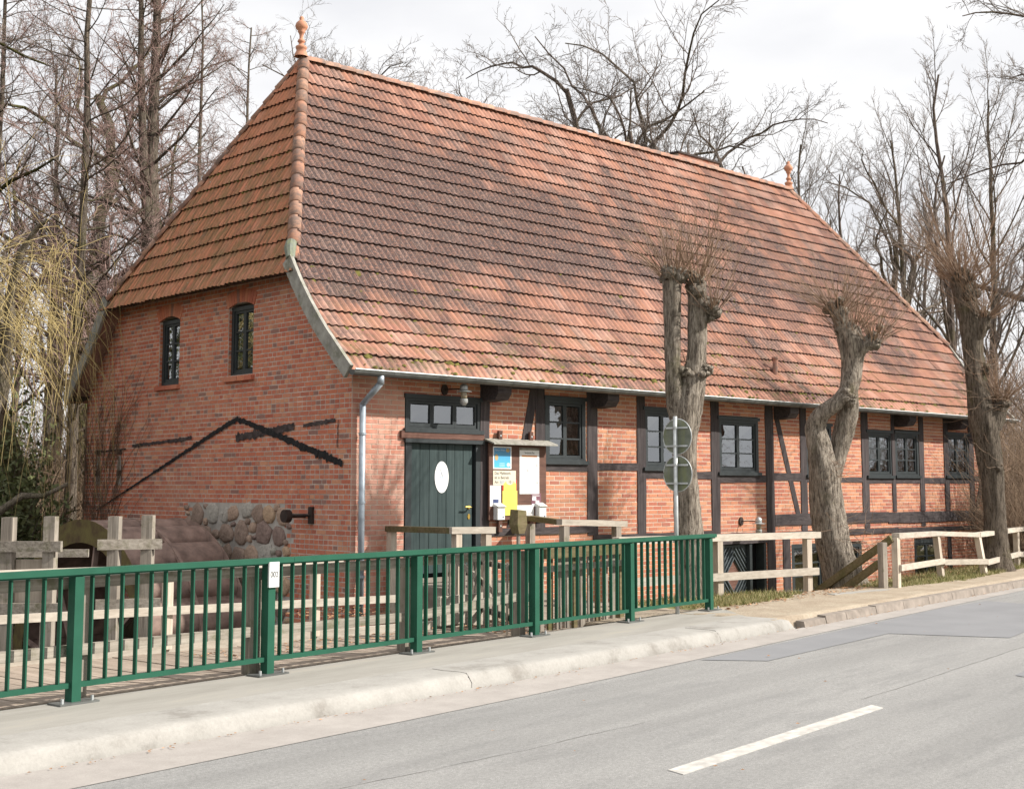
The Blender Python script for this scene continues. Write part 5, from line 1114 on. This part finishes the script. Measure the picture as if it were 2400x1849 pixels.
OAK = [dict(n=(8, 10), s=.35, a=(35, 70), L=6.5, k=.45, seg=9, w=.26, up=.06, rr=.55, rmax=.2, rmin=.05, sd=6, limb=1, minup=.1),
       dict(n=9, s=.2, a=(25, 65), L=0, rel=.5, seg=7, w=.28, up=.05, rr=.6, rmax=.07, sd=5),
       dict(n=8, s=.12, a=(25, 60), L=0, rel=.5, seg=5, w=.26, up=.05, rr=.55, rmax=.03, sd=4),
       dict(n=8, s=.1, a=(25, 60), L=0, rel=.55, seg=4, w=.22, up=.04, rr=.6, rmax=.012, rmin=.0065, sd=3)]
ALDER = [dict(n=74, s=.16, a=(50, 80), L=4.3, k=.66, seg=8, w=.09, up=.05, rr=.30, rmax=.05, rmin=.018, sd=5, limb=1),
         dict(n=10, s=.12, a=(25, 60), L=0, rel=.46, seg=5, w=.15, up=.05, rr=.55, rmax=.016, rmin=.007, sd=3),
         dict(n=9, s=.08, a=(25, 65), L=0, rel=.55, seg=4, w=.22, up=.03, rr=.7, rmax=.009, rmin=.006, sd=3)]
SLIM = [dict(n=20, s=.30, a=(22, 42), L=5.0, k=.6, seg=8, w=.09, up=.07, rr=.42, rmax=.08, rmin=.02, sd=5, limb=1),
        dict(n=9, s=.2, a=(22, 42), L=0, rel=.42, seg=6, w=.12, up=.07, rr=.5, rmax=.025, sd=4),
        dict(n=11, s=.12, a=(22, 45), L=0, rel=.45, seg=4, w=.14, up=.06, rr=.6, rmax=.010, rmin=.006, sd=3)]
protos = {}
def proto(key, seed, spec, H, r0, bark_, twig, catkin=None, **kw):
    P, R = trunk_line(H, seed=seed, r0=r0, **kw); T, Cr = grow(seed, spec, P, R)
    protos[key] = (T.mesh('trunk', bark_), Cr.mesh('crown', twig))
proto('oak_a', 41, OAK, 11, .33, 'bark_oak', 'twig_dark', wig=.9, r1=.13)
proto('oak_b', 52, OAK, 10, .30, 'bark_oak', 'twig_dark', wig=1.1, r1=.12)
proto('oak_c', 63, OAK, 12, .30, 'bark_moss', 'twig_grey', wig=1.3, r1=.11)
SKY = [dict(n=(11, 13), s=.25, a=(25, 60), L=6.4, k=.35, seg=10, w=.30, up=.07, rr=.62, rmax=.14, rmin=.05, sd=5, limb=1, minup=.25),
       dict(n=9, s=.2, a=(25, 60), L=0, rel=.5, seg=7, w=.24, up=.07, rr=.55, rmax=.045, sd=4),
       dict(n=8, s=.12, a=(25, 60), L=0, rel=.5, seg=5, w=.24, up=.06, rr=.55, rmax=.02, sd=3),
       dict(n=6, s=.1, a=(25, 60), L=0, rel=.55, seg=4, w=.2, up=.05, rr=.6, rmax=.010, rmin=.006, sd=3)]
proto('sky_a', 81, SKY, 10.5, .22, 'bark_oak', 'twig_dark', wig=.8, r1=.06); proto('sky_b', 92, SKY, 11.5, .20, 'bark_oak', 'twig_dark', wig=1.0, r1=.06); proto('sky_c', 97, SKY, 9, .24, 'bark_dark', 'twig_grey', wig=.9, r1=.08)
proto('alder_a', 14, ALDER, 19, .17, 'bark_dark', 'twig_red', wig=.15, r1=.03)
proto('alder_b', 25, ALDER, 20, .34, 'bark_dark', 'twig_red', wig=.25, r1=.04)
proto('slim_a', 36, SLIM, 13, .19, 'bark_dark', 'twig_grey', wig=.4, r1=.03)
proto('slim_b', 47, SLIM, 14, .21, 'bark_oak', 'twig_grey', wig=.5, r1=.03)
def tree(key, name, label, sx, Y, zb, scale, rz, lean=(0, 0), cat='tree', group=None):
    """sx: bearing as photo column, Y: depth in metres"""
    x = (sx - 1200) / 3075.8 * Y; t = thing(name, label, cat, (x, Y, zb), rz, group); t.scale = (scale,) * 3; t.rotation_euler = (lean[0], lean[1], rz)
    link('trunk', protos[key][0], t); link('crown', protos[key][1], t); return t
# left wood
tree('alder_a', 'alder_tree', 'slim straight dark trunked tree just left of the mill gable', 172, 31, -.6, 1.0, .3)
tree('alder_b', 'alder_tree', 'tall thick straight tree with many side branches rising behind the hipped roof', 345, 36, -.4, 1.08, 1.9, (0, .045))
tree('alder_b', 'alder_tree', 'second leader close beside the tall thick tree behind the hip', 372, 37, -.4, .92, 4.1, (0, .05))
tree('oak_c', 'oak_tree', 'stout pinkish oak trunk standing behind the slim straight tree', 203, 44, -.2, 1.35, .9)
tree('oak_c', 'oak_tree', 'gnarled mossy oak near the left edge of the picture', 70, 27.5, -.7, 1.0, 2.6, (0, .03))
tree('oak_b', 'oak_tree', 'curving bare oak seen between the straight trunks and the roof', 262, 39, -.3, .95, 3.6)
tree('slim_a', 'bare_tree', 'thin pale tree between the mossy oak and the straight trunk', 115, 40, -.3, 1.15, .2)
tree('alder_a', 'alder_tree', 'reddish twigged tree at the far left edge', -30, 36, -.4, 1.0, 2.2)
tree('alder_a', 'alder_tree', 'reddish twigged tree whose top fills the sky left of the hip', 455, 48, 0, 1.05, 5.0)
tree('slim_b', 'bare_tree', 'fine twigged tree behind the nearer roof finial', 690, 52, .3, 1.12, 1.0)
tree('slim_a', 'bare_tree', 'slender trunk deep in the wood at the left', 225, 58, .3, 1.25, 4.4)
tree('slim_b', 'bare_tree', 'slender trunk far back at the left edge', 20, 55, .3, 1.1, 3.3)
tree('oak_a', 'oak_tree', 'dark oak deep in the wood left of the straight trunk', 130, 62, .5, 1.25, 2.0)
tree('alder_a', 'alder_tree', 'reddish tree behind the roof slope above the hip edge', 560, 60, .4, 1.2, .6)
# skyline behind the roof
def tree_to(key, name, label, sx, Y, zb, ytop, rz, lean=(0, 0)):
    """same, sized so that its crown ends at photo line ytop"""
    zt = max(max(v.co.z for v in protos[key][1].vertices), 1); b = -(ytop - 822.26) / 3075.8; cp, sp = math.cos(.104), math.sin(.104)
    return tree(key, name, label, sx, Y, zb, ((1.63 + (sp + b * cp) / (cp - b * sp) * Y) - zb) / zt, rz, lean)
tree_to('sky_a', 'oak_tree', 'small bare oak top just right of the nearer finial', 815, 58, .3, 55, 2.3)
tree_to('sky_b', 'oak_tree', 'crooked low oak crown third from the nearer finial', 905, 60, .3, 70, .9)
tree_to('sky_c', 'oak_tree', 'spreading oak crown behind the left half of the ridge', 1010, 56, .3, 90, .4)
tree_to('sky_b', 'oak_tree', 'wide rounded oak crown behind the middle of the ridge', 1185, 57, .3, 50, 5.2)
tree_to('sky_a', 'oak_tree', 'tall oak with crossing limbs left of the big forked oak', 1345, 58, .3, 15, 3.9)
tree_to('sky_c', 'oak_tree', 'oak crown between the two tallest skyline oaks', 1455, 62, .3, 25, 2.0)
tree_to('sky_b', 'oak_tree', 'big forked oak beside the chimney', 1600, 54, .3, -15, 5.6)
tree_to('sky_a', 'oak_tree', 'low oak limbs reaching right beyond the chimney', 1715, 60, .3, 170, 1.1)
tree_to('slim_a', 'bare_tree', 'fan shaped young tree just right of the far finial', 1868, 66, .3, 205, .8)
tree_to('slim_b', 'bare_tree', 'grey twiggy tree above the far roof slope', 1985, 62, .3, 320, 2.9)
tree_to('sky_c', 'oak_tree', 'crooked oak behind the far hip of the roof', 2075, 58, .2, 340, 1.2)
tree_to('slim_a', 'bare_tree', 'broad upswept tree behind the far end of the mill', 2140, 56, .2, 180, 4.4)
tree_to('slim_b', 'bare_tree', 'tall upswept tree standing above the rightmost pollard', 2215, 50, .2, 60, 2.0)
tree_to('slim_a', 'bare_tree', 'tall thin tree near the right edge behind the pollard', 2335, 52, .2, 85, .1)
tree_to('sky_a', 'oak_tree', 'large oak beyond the right edge reaching its limbs into view', 2500, 44, .2, -60, 4.8)
tree_to('slim_b', 'bare_tree', 'bushy bare tree low at the right edge', 2420, 38, .1, 520, 3.0)
tree_to('sky_b', 'oak_tree', 'short crooked oak between the far gable and the right pollard', 2290, 46, .1, 480, 3.4)
tree_to('slim_b', 'bare_tree', 'young bare tree behind the far eave', 2190, 70, .5, 400, 5.1)
# wood across the road behind the viewer: it is what the panes mirror
for i, (x, y, k, sc__) in enumerate(((4, -16, 'oak_a', 1.0), (12, -13, 'oak_b', 1.0), (-6, -18, 'slim_a', 1.0), (19, -10, 'oak_a', 1.05), (26, -2, 'oak_b', .9))):
    t = thing('roadside_tree', ['bare oak across the road straight behind the viewer', 'bare oak across the road behind the viewer to the right', 'slender bare tree across the road behind the viewer to the left', 'wide bare oak across the road far to the right of the viewer', 'low bare oak across the road beside the bend'][i], 'tree', (x, y, -.1), i * 1.3, 'trees across the road'); t.scale = (sc__,) * 3; link('trunk', protos[k][0], t); link('crown', protos[k][1], t)
for x, y, k, sc__, lab in ((-15, 8, 'oak_c', .8, 'unseen mossy oak beside the bridge, added for the pane reflections'), (-19, 14, 'alder_b', .8, 'unseen alder on the left brook bank, added for the pane reflections'), (-13.5, 15.5, 'slim_b', .9, 'unseen slender tree on the left brook bank, added for the pane reflections'), (-17, 2, 'oak_b', .9, 'unseen crooked oak left of the bridge, added for the pane reflections')):  # unseen trees, added so the gable panes mirror something dark
    t = thing('reflection_tree', lab, 'tree', (x, y, -.6), x, 'unseen trees added for the pane reflections'); t.scale = (sc__,) * 3; link('trunk', protos[k][0], t); link('crown', protos[k][1], t)
# far wood: one mass on each side closing the horizon
def thicket(name, label, cat, spots, seed, mat, n, hgt, rr=.012, leaf=None, kind='stuff'):
    rng = np.random.default_rng(seed); B = Br()
    for _ in range(n):
        (x0, y0), (x1, y1), h0 = spots[rng.integers(len(spots))]; x = rng.uniform(x0, x1); y = rng.uniform(y0, y1); L_ = h0 * rng.uniform(.35, 1.0)
        P = walk(rng, (x, y, h0 * rng.uniform(0, .45) - .6 + hgt), (rng.normal(0, .55), rng.normal(0, .55), 1), L_, 6, .22, .02); B.add(P, rr * (1 - np.linspace(0, 1, 6) * .7), 3)
    me = B.mesh(name, mat); o = link(name, me); o['kind'] = kind; o['label'] = label; o['category'] = cat; return o
thicket('far_wood', 'dense mass of bare branches far behind the trees on the left', 'wood', [((-45, 75), (-8, 95), 9), ((-40, 62), (-12, 72), 6)], 1, 'twig_grey', 2600, 0, .03)
thicket('far_wood', 'dense mass of bare branches far behind the far gable at the right', 'wood', [((12, 72), (60, 96), 10), ((16, 56), (46, 66), 7.5), ((15, 40), (30, 48), 5.5)], 2, 'twig_grey', 3800, .5, .028)
thicket('brushwood', 'brown tangle of dry brushwood beside the rightmost pollard trunk', 'brushwood', [((11.4, 29), (14.5, 35), 3.2), ((12.0, 31.5), (19, 40), 5.0), ((10.8, 28.2), (12.4, 31), 1.6)], 3, 'brush', 4600, .6, .0065)
thicket('undergrowth', 'tangle of brown stems on the far bank left of the mill', 'undergrowth', [((-15, 27), (-9.6, 38), 3.6), ((-20, 34), (-10, 50), 4.5)], 4, 'brush', 3600, -.2, .008)
# evergreen and ivy masses on the left bank
def leafmass(name, label, cat, blobs, seed, n, size, mat, thing_=True):
    rng = np.random.default_rng(seed); bl = np.array(blobs, float); w = (bl[:, 3] * bl[:, 4]); w /= w.sum(); k = rng.choice(len(bl), n, p=w); d = rng.normal(0, 1, (n, 3)); d /= np.linalg.norm(d, axis=1, keepdims=True)
    r = rng.random(n) ** .45 * (1 + .25 * np.sin(d[:, 0] * 5 + d[:, 2] * 7)); c = bl[k, :3] + d * r[:, None] * np.stack([bl[k, 3], bl[k, 3], bl[k, 4]], -1)
    a = rng.normal(0, 1, (n, 3)); a /= np.linalg.norm(a, axis=1, keepdims=True); b = np.cross(a, rng.normal(0, 1, (n, 3))); b /= np.linalg.norm(b, axis=1, keepdims=True); s_ = size * rng.uniform(.6, 1.4, (n, 1))
    V = np.stack([c - a * s_, c + b * s_ * .45, c + a * s_, c - b * s_ * .45], 1).reshape(-1, 3); Q = np.arange(n * 4).reshape(-1, 4)
    return link(name, mesh_np(name, V, Q, [4] * n, mat))
for i, (lab, bl, n) in enumerate((('unseen big evergreen shrub on the left bank, added to darken the gable panes', [(-17.5, 25, 5.0, 2.4, 5.2), (-21, 27, 5.5, 3.0, 5.5), (-16.5, 21.5, 3.5, 2.0, 4.0)], 26000),('dark green leafy bush low behind the sluice posts', [(-9.6, 25, .5, 1.2, 1.3), (-10.6, 26.5, 1.2, 1.2, 1.5), (-8.5, 24.5, -.1, .8, .9)], 9000),  # first bush is unseen, added to darken the gable pane reflections
                               ('ivy green bush at the far left edge behind the willow', [(-12.0, 30, 1.6, 1.5, 2.4), (-13.4, 31, 1.0, 1.6, 2.2)], 9000),
                               ('tall evergreen behind the slim straight tree', [(-11.0, 38, 4.2, .9, 1.6), (-11.6, 39, 2.2, 1.4, 2.0), (-10.9, 38, 6.2, .5, 1.0)], 8000))):
    t = thing('evergreen_bush', lab, 'bush', (0, 0, 0)); o = leafmass('foliage', lab, 'bush', bl, 60 + i, n, .075, 'leaf_dark'); o.parent = t
    B = Br(); rng = np.random.default_rng(70 + i)
    for x, y, z, rx, rz in bl:
        for _ in range(14): B.add(walk(rng, (x + rng.normal(0, .2), y + rng.normal(0, .2), -.8), (rng.normal(0, .3), rng.normal(0, .3), 1), z + rz + .6, 6, .12, .05), .03 * (1 - np.linspace(0, 1, 6) * .8), 4)
    link('stems', B.mesh('stems', 'bark_dark'), t)
# weeping willow
wt = thing('willow_tree', 'willow with hanging yellow twigs at the left edge', 'willow', (0, 0, 0)); rng = np.random.default_rng(5)
T = Br(); T.add(np.array([(-10.0, 22.5, -1.0), (-9.7, 22.5, .6), (-9.05, 22.5, 2.3), (-8.75, 22.4, 3.6), (-8.9, 22.3, 5.0), (-9.6, 22.2, 6.6)]), np.array([.36, .30, .24, .20, .17, .12]), 12)
T.add(np.array([(-8.8, 22.4, 3.4), (-8.55, 22.2, 4.2), (-8.5, 22.0, 4.9), (-8.3, 21.9, 5.6), (-8.0, 21.8, 6.0), (-7.8, 21.7, 6.1)]), np.array([.12, .10, .08, .06, .04, .03]), 8)
T.add(np.array([(-9.7, 22.5, .2), (-9.2, 22.3, .8), (-8.8, 22.2, 1.1), (-8.2, 22.1, 1.5), (-7.8, 22.0, 1.5), (-7.4, 22.0, 1.7)]), np.array([.10, .09, .07, .06, .04, .03]), 8)
link('trunk', T.mesh('trunk', 'bark_willow'), wt)
B = Br()
for _ in range(190):
    o = np.array([rng.uniform(-10.2, -8.1), rng.uniform(21.0, 23.2), rng.uniform(3.9, 5.6)]); d = unit(np.array([rng.uniform(-.15, 1.0), rng.normal(0, .3), rng.uniform(-.1, .75)])); L_ = rng.uniform(2.0, 5.6); n = 9; P = [o]
    for i in range(n - 1):
        d = unit(d + np.array([rng.normal(0, .05), rng.normal(0, .05), -.30])); P.append(P[-1] + d * L_ / (n - 1))
    P = np.array(P); P[:, 0] = np.minimum(P[:, 0], -7.55 + rng.normal(0, .28)); B.add(P, .0062 * (1 - np.linspace(0, 1, n) * .6), 3)
    if rng.random() < .5: B.add(walk(rng, P[3], (rng.normal(0, .4) + .2, rng.normal(0, .4), -.4), L_ * .4, 5, .1, -.15), .0045 * (1 - np.linspace(0, 1, 5) * .6), 3)
link('crown', B.mesh('crown', 'willow_twig'), wt)
# creeper on the left edge of the gable
B = Br()
for _ in range(150):
    w0 = rng.uniform(7.3, 8.75); P = [np.array([-.03, w0, rng.uniform(-.6, 2.4)])]; d = np.array([0, rng.normal(0, .3), 1.0]); n = 9; L_ = rng.uniform(1.0, 2.8)
    for i in range(n - 1):
        d = unit(d + np.array([0, rng.normal(0, .28) - .08 * (P[-1][2] > 2.2), 0])); q = P[-1] + d * L_ / (n - 1); q[0] = -.02 - abs(rng.normal(0, .03)); lim = WID - max(0, float(np.interp(q[2], PROF[:, 1], PROF[:, 0]))) - .06; q[1] = min(q[1], lim); q[2] = min(q[2], 4.8); P.append(q)
    B.add(np.array(P), .006 * (1 - np.linspace(0, 1, n) * .5), 3)
t = thing('wall_creeper', 'leafless creeper stems climbing the left edge of the brick gable', 'creeper', (BX, BY, 0), BA); link('stems', B.mesh('stems', 'brush'), t)

# ---- pollarded limes
def lumpy(pts, rs, n=16, seed=0, amp=.10, sub=5):
    """thick trunk with bulges, resampled"""
    rng = np.random.default_rng(seed); P = np.array(pts, float); R = np.array(rs, float); t = np.arange(len(P)); tt = np.linspace(0, len(P) - 1, (len(P) - 1) * sub + 1)
    Pi = np.stack([np.interp(tt, t, P[:, k]) for k in range(3)], -1)
    for _ in range(2): Pi[1:-1] = (Pi[:-2] + 2 * Pi[1:-1] + Pi[2:]) / 4
    Ri = np.interp(tt, t, R); V, Q = tube_np(Pi[None], Ri[None], n); K = len(tt); V = V.reshape(K, n, 3); ph = rng.uniform(0, 6.28, 6); an = np.arange(n) * 2 * math.pi / n
    for k in range(K):
        s_ = k * .35; f = 1 + amp * (np.sin(3 * an + ph[0] + s_ * .5) * .45 + np.sin(5 * an + ph[1] - s_ * .3) * .35 + np.sin(2 * an + ph[2] + s_) * .4 + rng.normal(0, .22, n)); V[k] = Pi[k] + (V[k] - Pi[k]) * f[:, None]
    return V.reshape(-1, 3), Q
def knob(rng, c, r, n=12, m_=8):
    V = []
    for j in range(m_ + 1):
        p = math.pi * j / m_
        for i in range(n):
            a = 2 * math.pi * i / n; q = r * (1 + .22 * math.sin(3 * a + j) + rng.normal(0, .10)); V.append((c[0] + q * math.sin(p) * math.cos(a), c[1] + q * math.sin(p) * math.sin(a), c[2] + q * .85 * math.cos(p)))
    Q = [(j * n + i, j * n + (i + 1) % n, (j + 1) * n + (i + 1) % n, (j + 1) * n + i) for j in range(m_) for i in range(n)]; return V, Q[::1]
def pollard(name, label, base, limbs, knobs, heads, seed, bark_='bark_lime', extra=()):
    """coordinates in metres relative to base: x right of the view, z up; y depth"""
    rng = np.random.default_rng(seed); t = thing(name, label, 'pollard tree', base); m = MB()
    for i, (pts, rs) in enumerate(limbs): V, Q = lumpy([(p[0], p[1], p[2]) for p in pts], rs, 18, seed + i); m.addq(V, Q)
    for x, y, z, r in knobs:
        for _ in range(14): V, Q = knob(rng, (x + rng.normal(0, r * .42), y + rng.normal(0, r * .38), z + rng.normal(0, r * .5)), r * rng.uniform(.25, .66)); m.addq(V, Q)
    m.obj('trunk', bark_, t, True); B = Br()
    for (x, y, z, r, n, Lm, spread, up) in heads:
        for _ in range(n):
            a = rng.uniform(0, 2 * math.pi); e = rng.random() ** .6; o = np.array([x + math.cos(a) * r * e, y + math.sin(a) * r * e, z + rng.uniform(-.3, .35) * r])
            d = unit(np.array([math.cos(a) * spread * e, math.sin(a) * spread * e, 1.0]) + rng.normal(0, .18, 3)); L_ = Lm * rng.uniform(.35, 1.15); K = 7
            P = walk(rng, o, d, L_, K, .09, up); r0 = rng.uniform(.0042, .0085); B.add(P, r0 * (1 - np.linspace(0, 1, K) * .72), 4)
            for q in range(2):
                j = rng.integers(1, K - 1); B.add(walk(rng, P[j], side_dir(rng, unit(P[j + 1] - P[j]), rad(rng.uniform(25, 50))), L_ * rng.uniform(.15, .38), 4, .1, up), r0 * .5 * (1 - np.linspace(0, 1, 4) * .6), 3)
    for (x, y, z, n, Lm) in extra:
        for _ in range(n):
            d = unit(rng.normal(0, 1, 3) * np.array([1, .7, .45]) + np.array([0, 0, .15])); K = 6; P = walk(rng, (x + rng.normal(0, .08), y + rng.normal(0, .08), z + rng.normal(0, .12)), d, Lm * rng.uniform(.3, 1.1), K, .16, .03); B.add(P, .005 * (1 - np.linspace(0, 1, K) * .6), 3)
    link('crown', B.mesh('crown', 'shoot'), t); return t
def px(sx, sy, Y, base):      # metres relative to a base from bearing, height line and depth (used for the three limes only to size their limbs)
    a = (sx - 1200) / 3075.8; b = -(sy - 822.26) / 3075.8; cp, sp = math.cos(.104), math.sin(.104); ry = cp - b * sp; rz = sp + b * cp; k = Y / ry
    return (a * k - base[0], Y - base[1], 1.63 + rz * k - base[2])
def limb(lst, base):
    P = [px(x, y, Y, base) for x, y, w, Y in lst]; R = [w / 3075.8 * Y / 2 for x, y, w, Y in lst]; return P, R
b1 = (2.62, 19.6, -.25); Y1 = 19.6
pollard('pollard_lime', 'twin headed pollard lime behind the two round signs', b1,
        [limb([(1617, 1445, 92, Y1), (1618, 1390, 66, Y1), (1618, 1330, 60, Y1), (1616, 1250, 66, Y1), (1610, 1180, 58, Y1), (1606, 1100, 56, Y1), (1604, 1020, 62, Y1), (1606, 960, 76, Y1), (1622, 900, 62, Y1), (1632, 840, 48, Y1), (1634, 770, 46, Y1), (1636, 700, 44, Y1), (1632, 670, 50, Y1)], b1),
         limb([(1596, 1000, 46, Y1), (1582, 940, 46, Y1 - .05), (1577, 870, 38, Y1 - .1), (1577, 790, 38, Y1 - .1), (1576, 710, 40, Y1 - .1), (1576, 660, 48, Y1 - .1)], b1)],
        [(*px(1578, 655, Y1 - .1, b1), .20), (*px(1560, 640, Y1 - .1, b1), .10), (*px(1634, 665, Y1, b1), .15), (*px(1668, 735, Y1 - .1, b1), .13), (*px(1662, 715, Y1 - .1, b1), .12), (*px(1655, 870, Y1 - .1, b1), .10), (*px(1606, 870, Y1 - .15, b1), .09)],
        [(*px(1578, 645, Y1 - .1, b1), .26, 70, 1.25, 1.1, .02), (*px(1634, 655, Y1, b1), .2, 58, 1.4, .9, .03), (*px(1672, 725, Y1 - .1, b1), .16, 42, 1.3, 1.5, .02)], 101, extra=[(*px(1600, 860, Y1, b1), 16, .55), (*px(1660, 870, Y1, b1), 14, .6)])
b2 = (5.75, 23.3, -.55); Y2 = 23.0
pollard('pollard_lime', 'twisted leaning pollard lime with a hollow trunk beside the stair rails', b2,
        [limb([(2010, 1440, 170, Y2), (1985, 1375, 105, Y2), (1965, 1310, 84, Y2), (1948, 1240, 80, Y2), (1938, 1180, 76, Y2), (1930, 1110, 72, Y2), (1920, 1050, 58, Y2), (1908, 1000, 46, Y2), (1925, 968, 38, Y2 - .1), (1962, 945, 36, Y2 - .15), (1990, 915, 42, Y2 - .1), (1998, 860, 46, Y2), (2000, 810, 56, Y2), (1990, 770, 50, Y2)], b2),
         limb([(1945, 1130, 50, Y2 + .1), (1965, 1060, 44, Y2 + .12), (1978, 1010, 50, Y2 + .1), (1988, 960, 46, Y2 + .05), (1992, 915, 36, Y2)], b2),
         limb([(1994, 860, 36, Y2), (1985, 800, 40, Y2), (1972, 760, 34, Y2), (1962, 725, 40, Y2)], b2), limb([(2002, 840, 36, Y2), (2022, 812, 34, Y2 - .1), (2042, 800, 38, Y2 - .1)], b2)],
        [(*px(1962, 725, Y2, b2), .14), (*px(2048, 798, Y2 - .1, b2), .15), (*px(1992, 775, Y2, b2), .14), (*px(1990, 930, Y2 - .2, b2), .12)],
        [(*px(1962, 725, Y2, b2), .22, 80, 1.15, 1.5, .02), (*px(2048, 795, Y2 - .1, b2), .24, 85, 1.2, 1.6, .02), (*px(1994, 770, Y2, b2), .24, 66, 1.2, 1.2, .02)], 202,
        extra=[(*px(1992, 930, Y2, b2), 34, .65), (*px(1960, 1110, Y2 - .2, b2), 24, .55), (*px(1975, 1240, Y2 - .1, b2), 30, .75), (*px(2030, 1300, Y2 - .1, b2), 34, .9)])
b3 = (9.75, 26.4, -.3); Y3 = 26.4
pollard('pollard_lime', 'tall dark pollard lime covering the far end of the mill', b3,
        [limb([(2338, 1370, 96, Y3), (2334, 1290, 58, Y3), (2332, 1210, 50, Y3), (2328, 1120, 52, Y3), (2316, 1050, 58, Y3), (2300, 970, 62, Y3), (2288, 900, 50, Y3), (2280, 830, 46, Y3), (2274, 760, 50, Y3), (2262, 700, 54, Y3), (2252, 655, 50, Y3)], b3),
         limb([(2282, 800, 36, Y3), (2298, 770, 36, Y3 - .1), (2306, 745, 34, Y3 - .1)], b3), limb([(2312, 1030, 40, Y3), (2336, 980, 40, Y3), (2346, 940, 34, Y3)], b3)],
        [(*px(2254, 655, Y3, b3), .24), (*px(2272, 690, Y3, b3), .2), (*px(2306, 742, Y3 - .1, b3), .15), (*px(2302, 870, Y3 - .1, b3), .13), (*px(2346, 945, Y3, b3), .15), (*px(2338, 1105, Y3 - .1, b3), .11)],
        [(*px(2254, 650, Y3, b3), .34, 140, 2.2, 1.2, .02), (*px(2274, 680, Y3, b3), .3, 80, 2.0, 1.4, .02), (*px(2308, 742, Y3 - .1, b3), .2, 80, 1.6, 1.9, .02), (*px(2346, 940, Y3, b3), .16, 80, 1.5, 1.4, .03)], 303, 'bark_dark',
        extra=[(*px(2305, 860, Y3 - .1, b3), 40, 1.1), (*px(2345, 950, Y3 - .1, b3), 40, 1.3), (*px(2340, 1080, Y3 - .1, b3), 24, 1.0)])

# ---- grass, litter
def in_front(s, t): return fR(s, t)
rng = np.random.default_rng(77); n = 15000
s_ = np.concatenate([rng.uniform(9.7, 13.2, 6500), rng.uniform(14.9, 24, 8500)]); edge = np.interp(s_, [9.6, 11, 12.8, 13.2, 14.9, 15.3, 17.5, 22, 25], [.25, -.05, .2, .3, -.25, -.4, -.7, -.4, -.3])
t_ = edge + np.abs(rng.normal(0, .75, n)) * np.where(s_ < 13.5, 1.0, .9); t_ = np.minimum(t_, 2.2)
x = RX + s_ * cr_ - t_ * sr_; y = RY + s_ * sr_ + t_ * cr_; z = height(x, y); a = rng.uniform(0, 6.28, n); h_ = rng.uniform(.025, .085, n) * np.where(rng.random(n) < .1, 1.6, 1); w_ = rng.uniform(.003, .007, n); lx = rng.normal(0, .5, n) * h_; ly = rng.normal(0, .5, n) * h_
V = np.stack([np.stack([x - np.cos(a) * w_, y - np.sin(a) * w_, z - .01], -1), np.stack([x + np.cos(a) * w_, y + np.sin(a) * w_, z - .01], -1), np.stack([x + lx, y + ly, z + h_], -1)], 1).reshape(-1, 3)
o = link('grass', mesh_np('grass', V, np.arange(n * 3), [3] * n, 'grass')); tag(o, 'patchy dry grass along the bank beside the pavement', 'grass'); o['kind'] = 'stuff'
def litter(name, label, n, sr__, tr__, seed, zoff=None, size=(.018, .04)):
    rng = np.random.default_rng(seed); s_ = rng.uniform(*sr__, n); t_ = rng.uniform(*tr__, n); x = RX + s_ * cr_ - t_ * sr_; y = RY + s_ * sr_ + t_ * cr_; z = (height(x, y) if zoff is None else np.full(n, zoff)) + .008
    a = rng.uniform(0, 6.28, n); q = rng.uniform(*size, n); V = []
    for dx_, dy_, dz in ((-1, 0, .15), (0, -.55, .5), (1, 0, .1), (0, .55, .35)): V.append(np.stack([x + (np.cos(a) * dx_ - np.sin(a) * dy_) * q, y + (np.sin(a) * dx_ + np.cos(a) * dy_) * q, z + dz * q * rng.uniform(.2, 1.2, n)], -1))
    V = np.stack(V, 1).reshape(-1, 3); o = link(name, mesh_np(name, V, np.arange(n * 4), [4] * n, 'leaf_dry')); tag(o, label, 'leaves'); o['kind'] = 'stuff'; return o
litter('leaf_litter', 'dry brown leaves scattered on the grassy bank', 3600, (9.7, 22), (-.2, 2.6), 1); litter('leaf_litter', 'dead leaves gathered on the plank deck', 260, (2.5, 6.8), (1.1, 1.9), 2, -.034)
litter('leaf_litter', 'dead leaves heaped below the side picket fence', 700, (6.0, 7.4), (.4, 4.5), 3, -.045); litter('leaf_litter', 'bits of leaf litter along the foot of the kerb', 420, (-4, 18), (-1.56, -1.45), 4, -.119, (.006, .018))
litter('leaf_litter', 'single dry leaves lying on the road and pavement', 60, (-3, 16), (-5.5, 0), 5, -.116, (.01, .022))
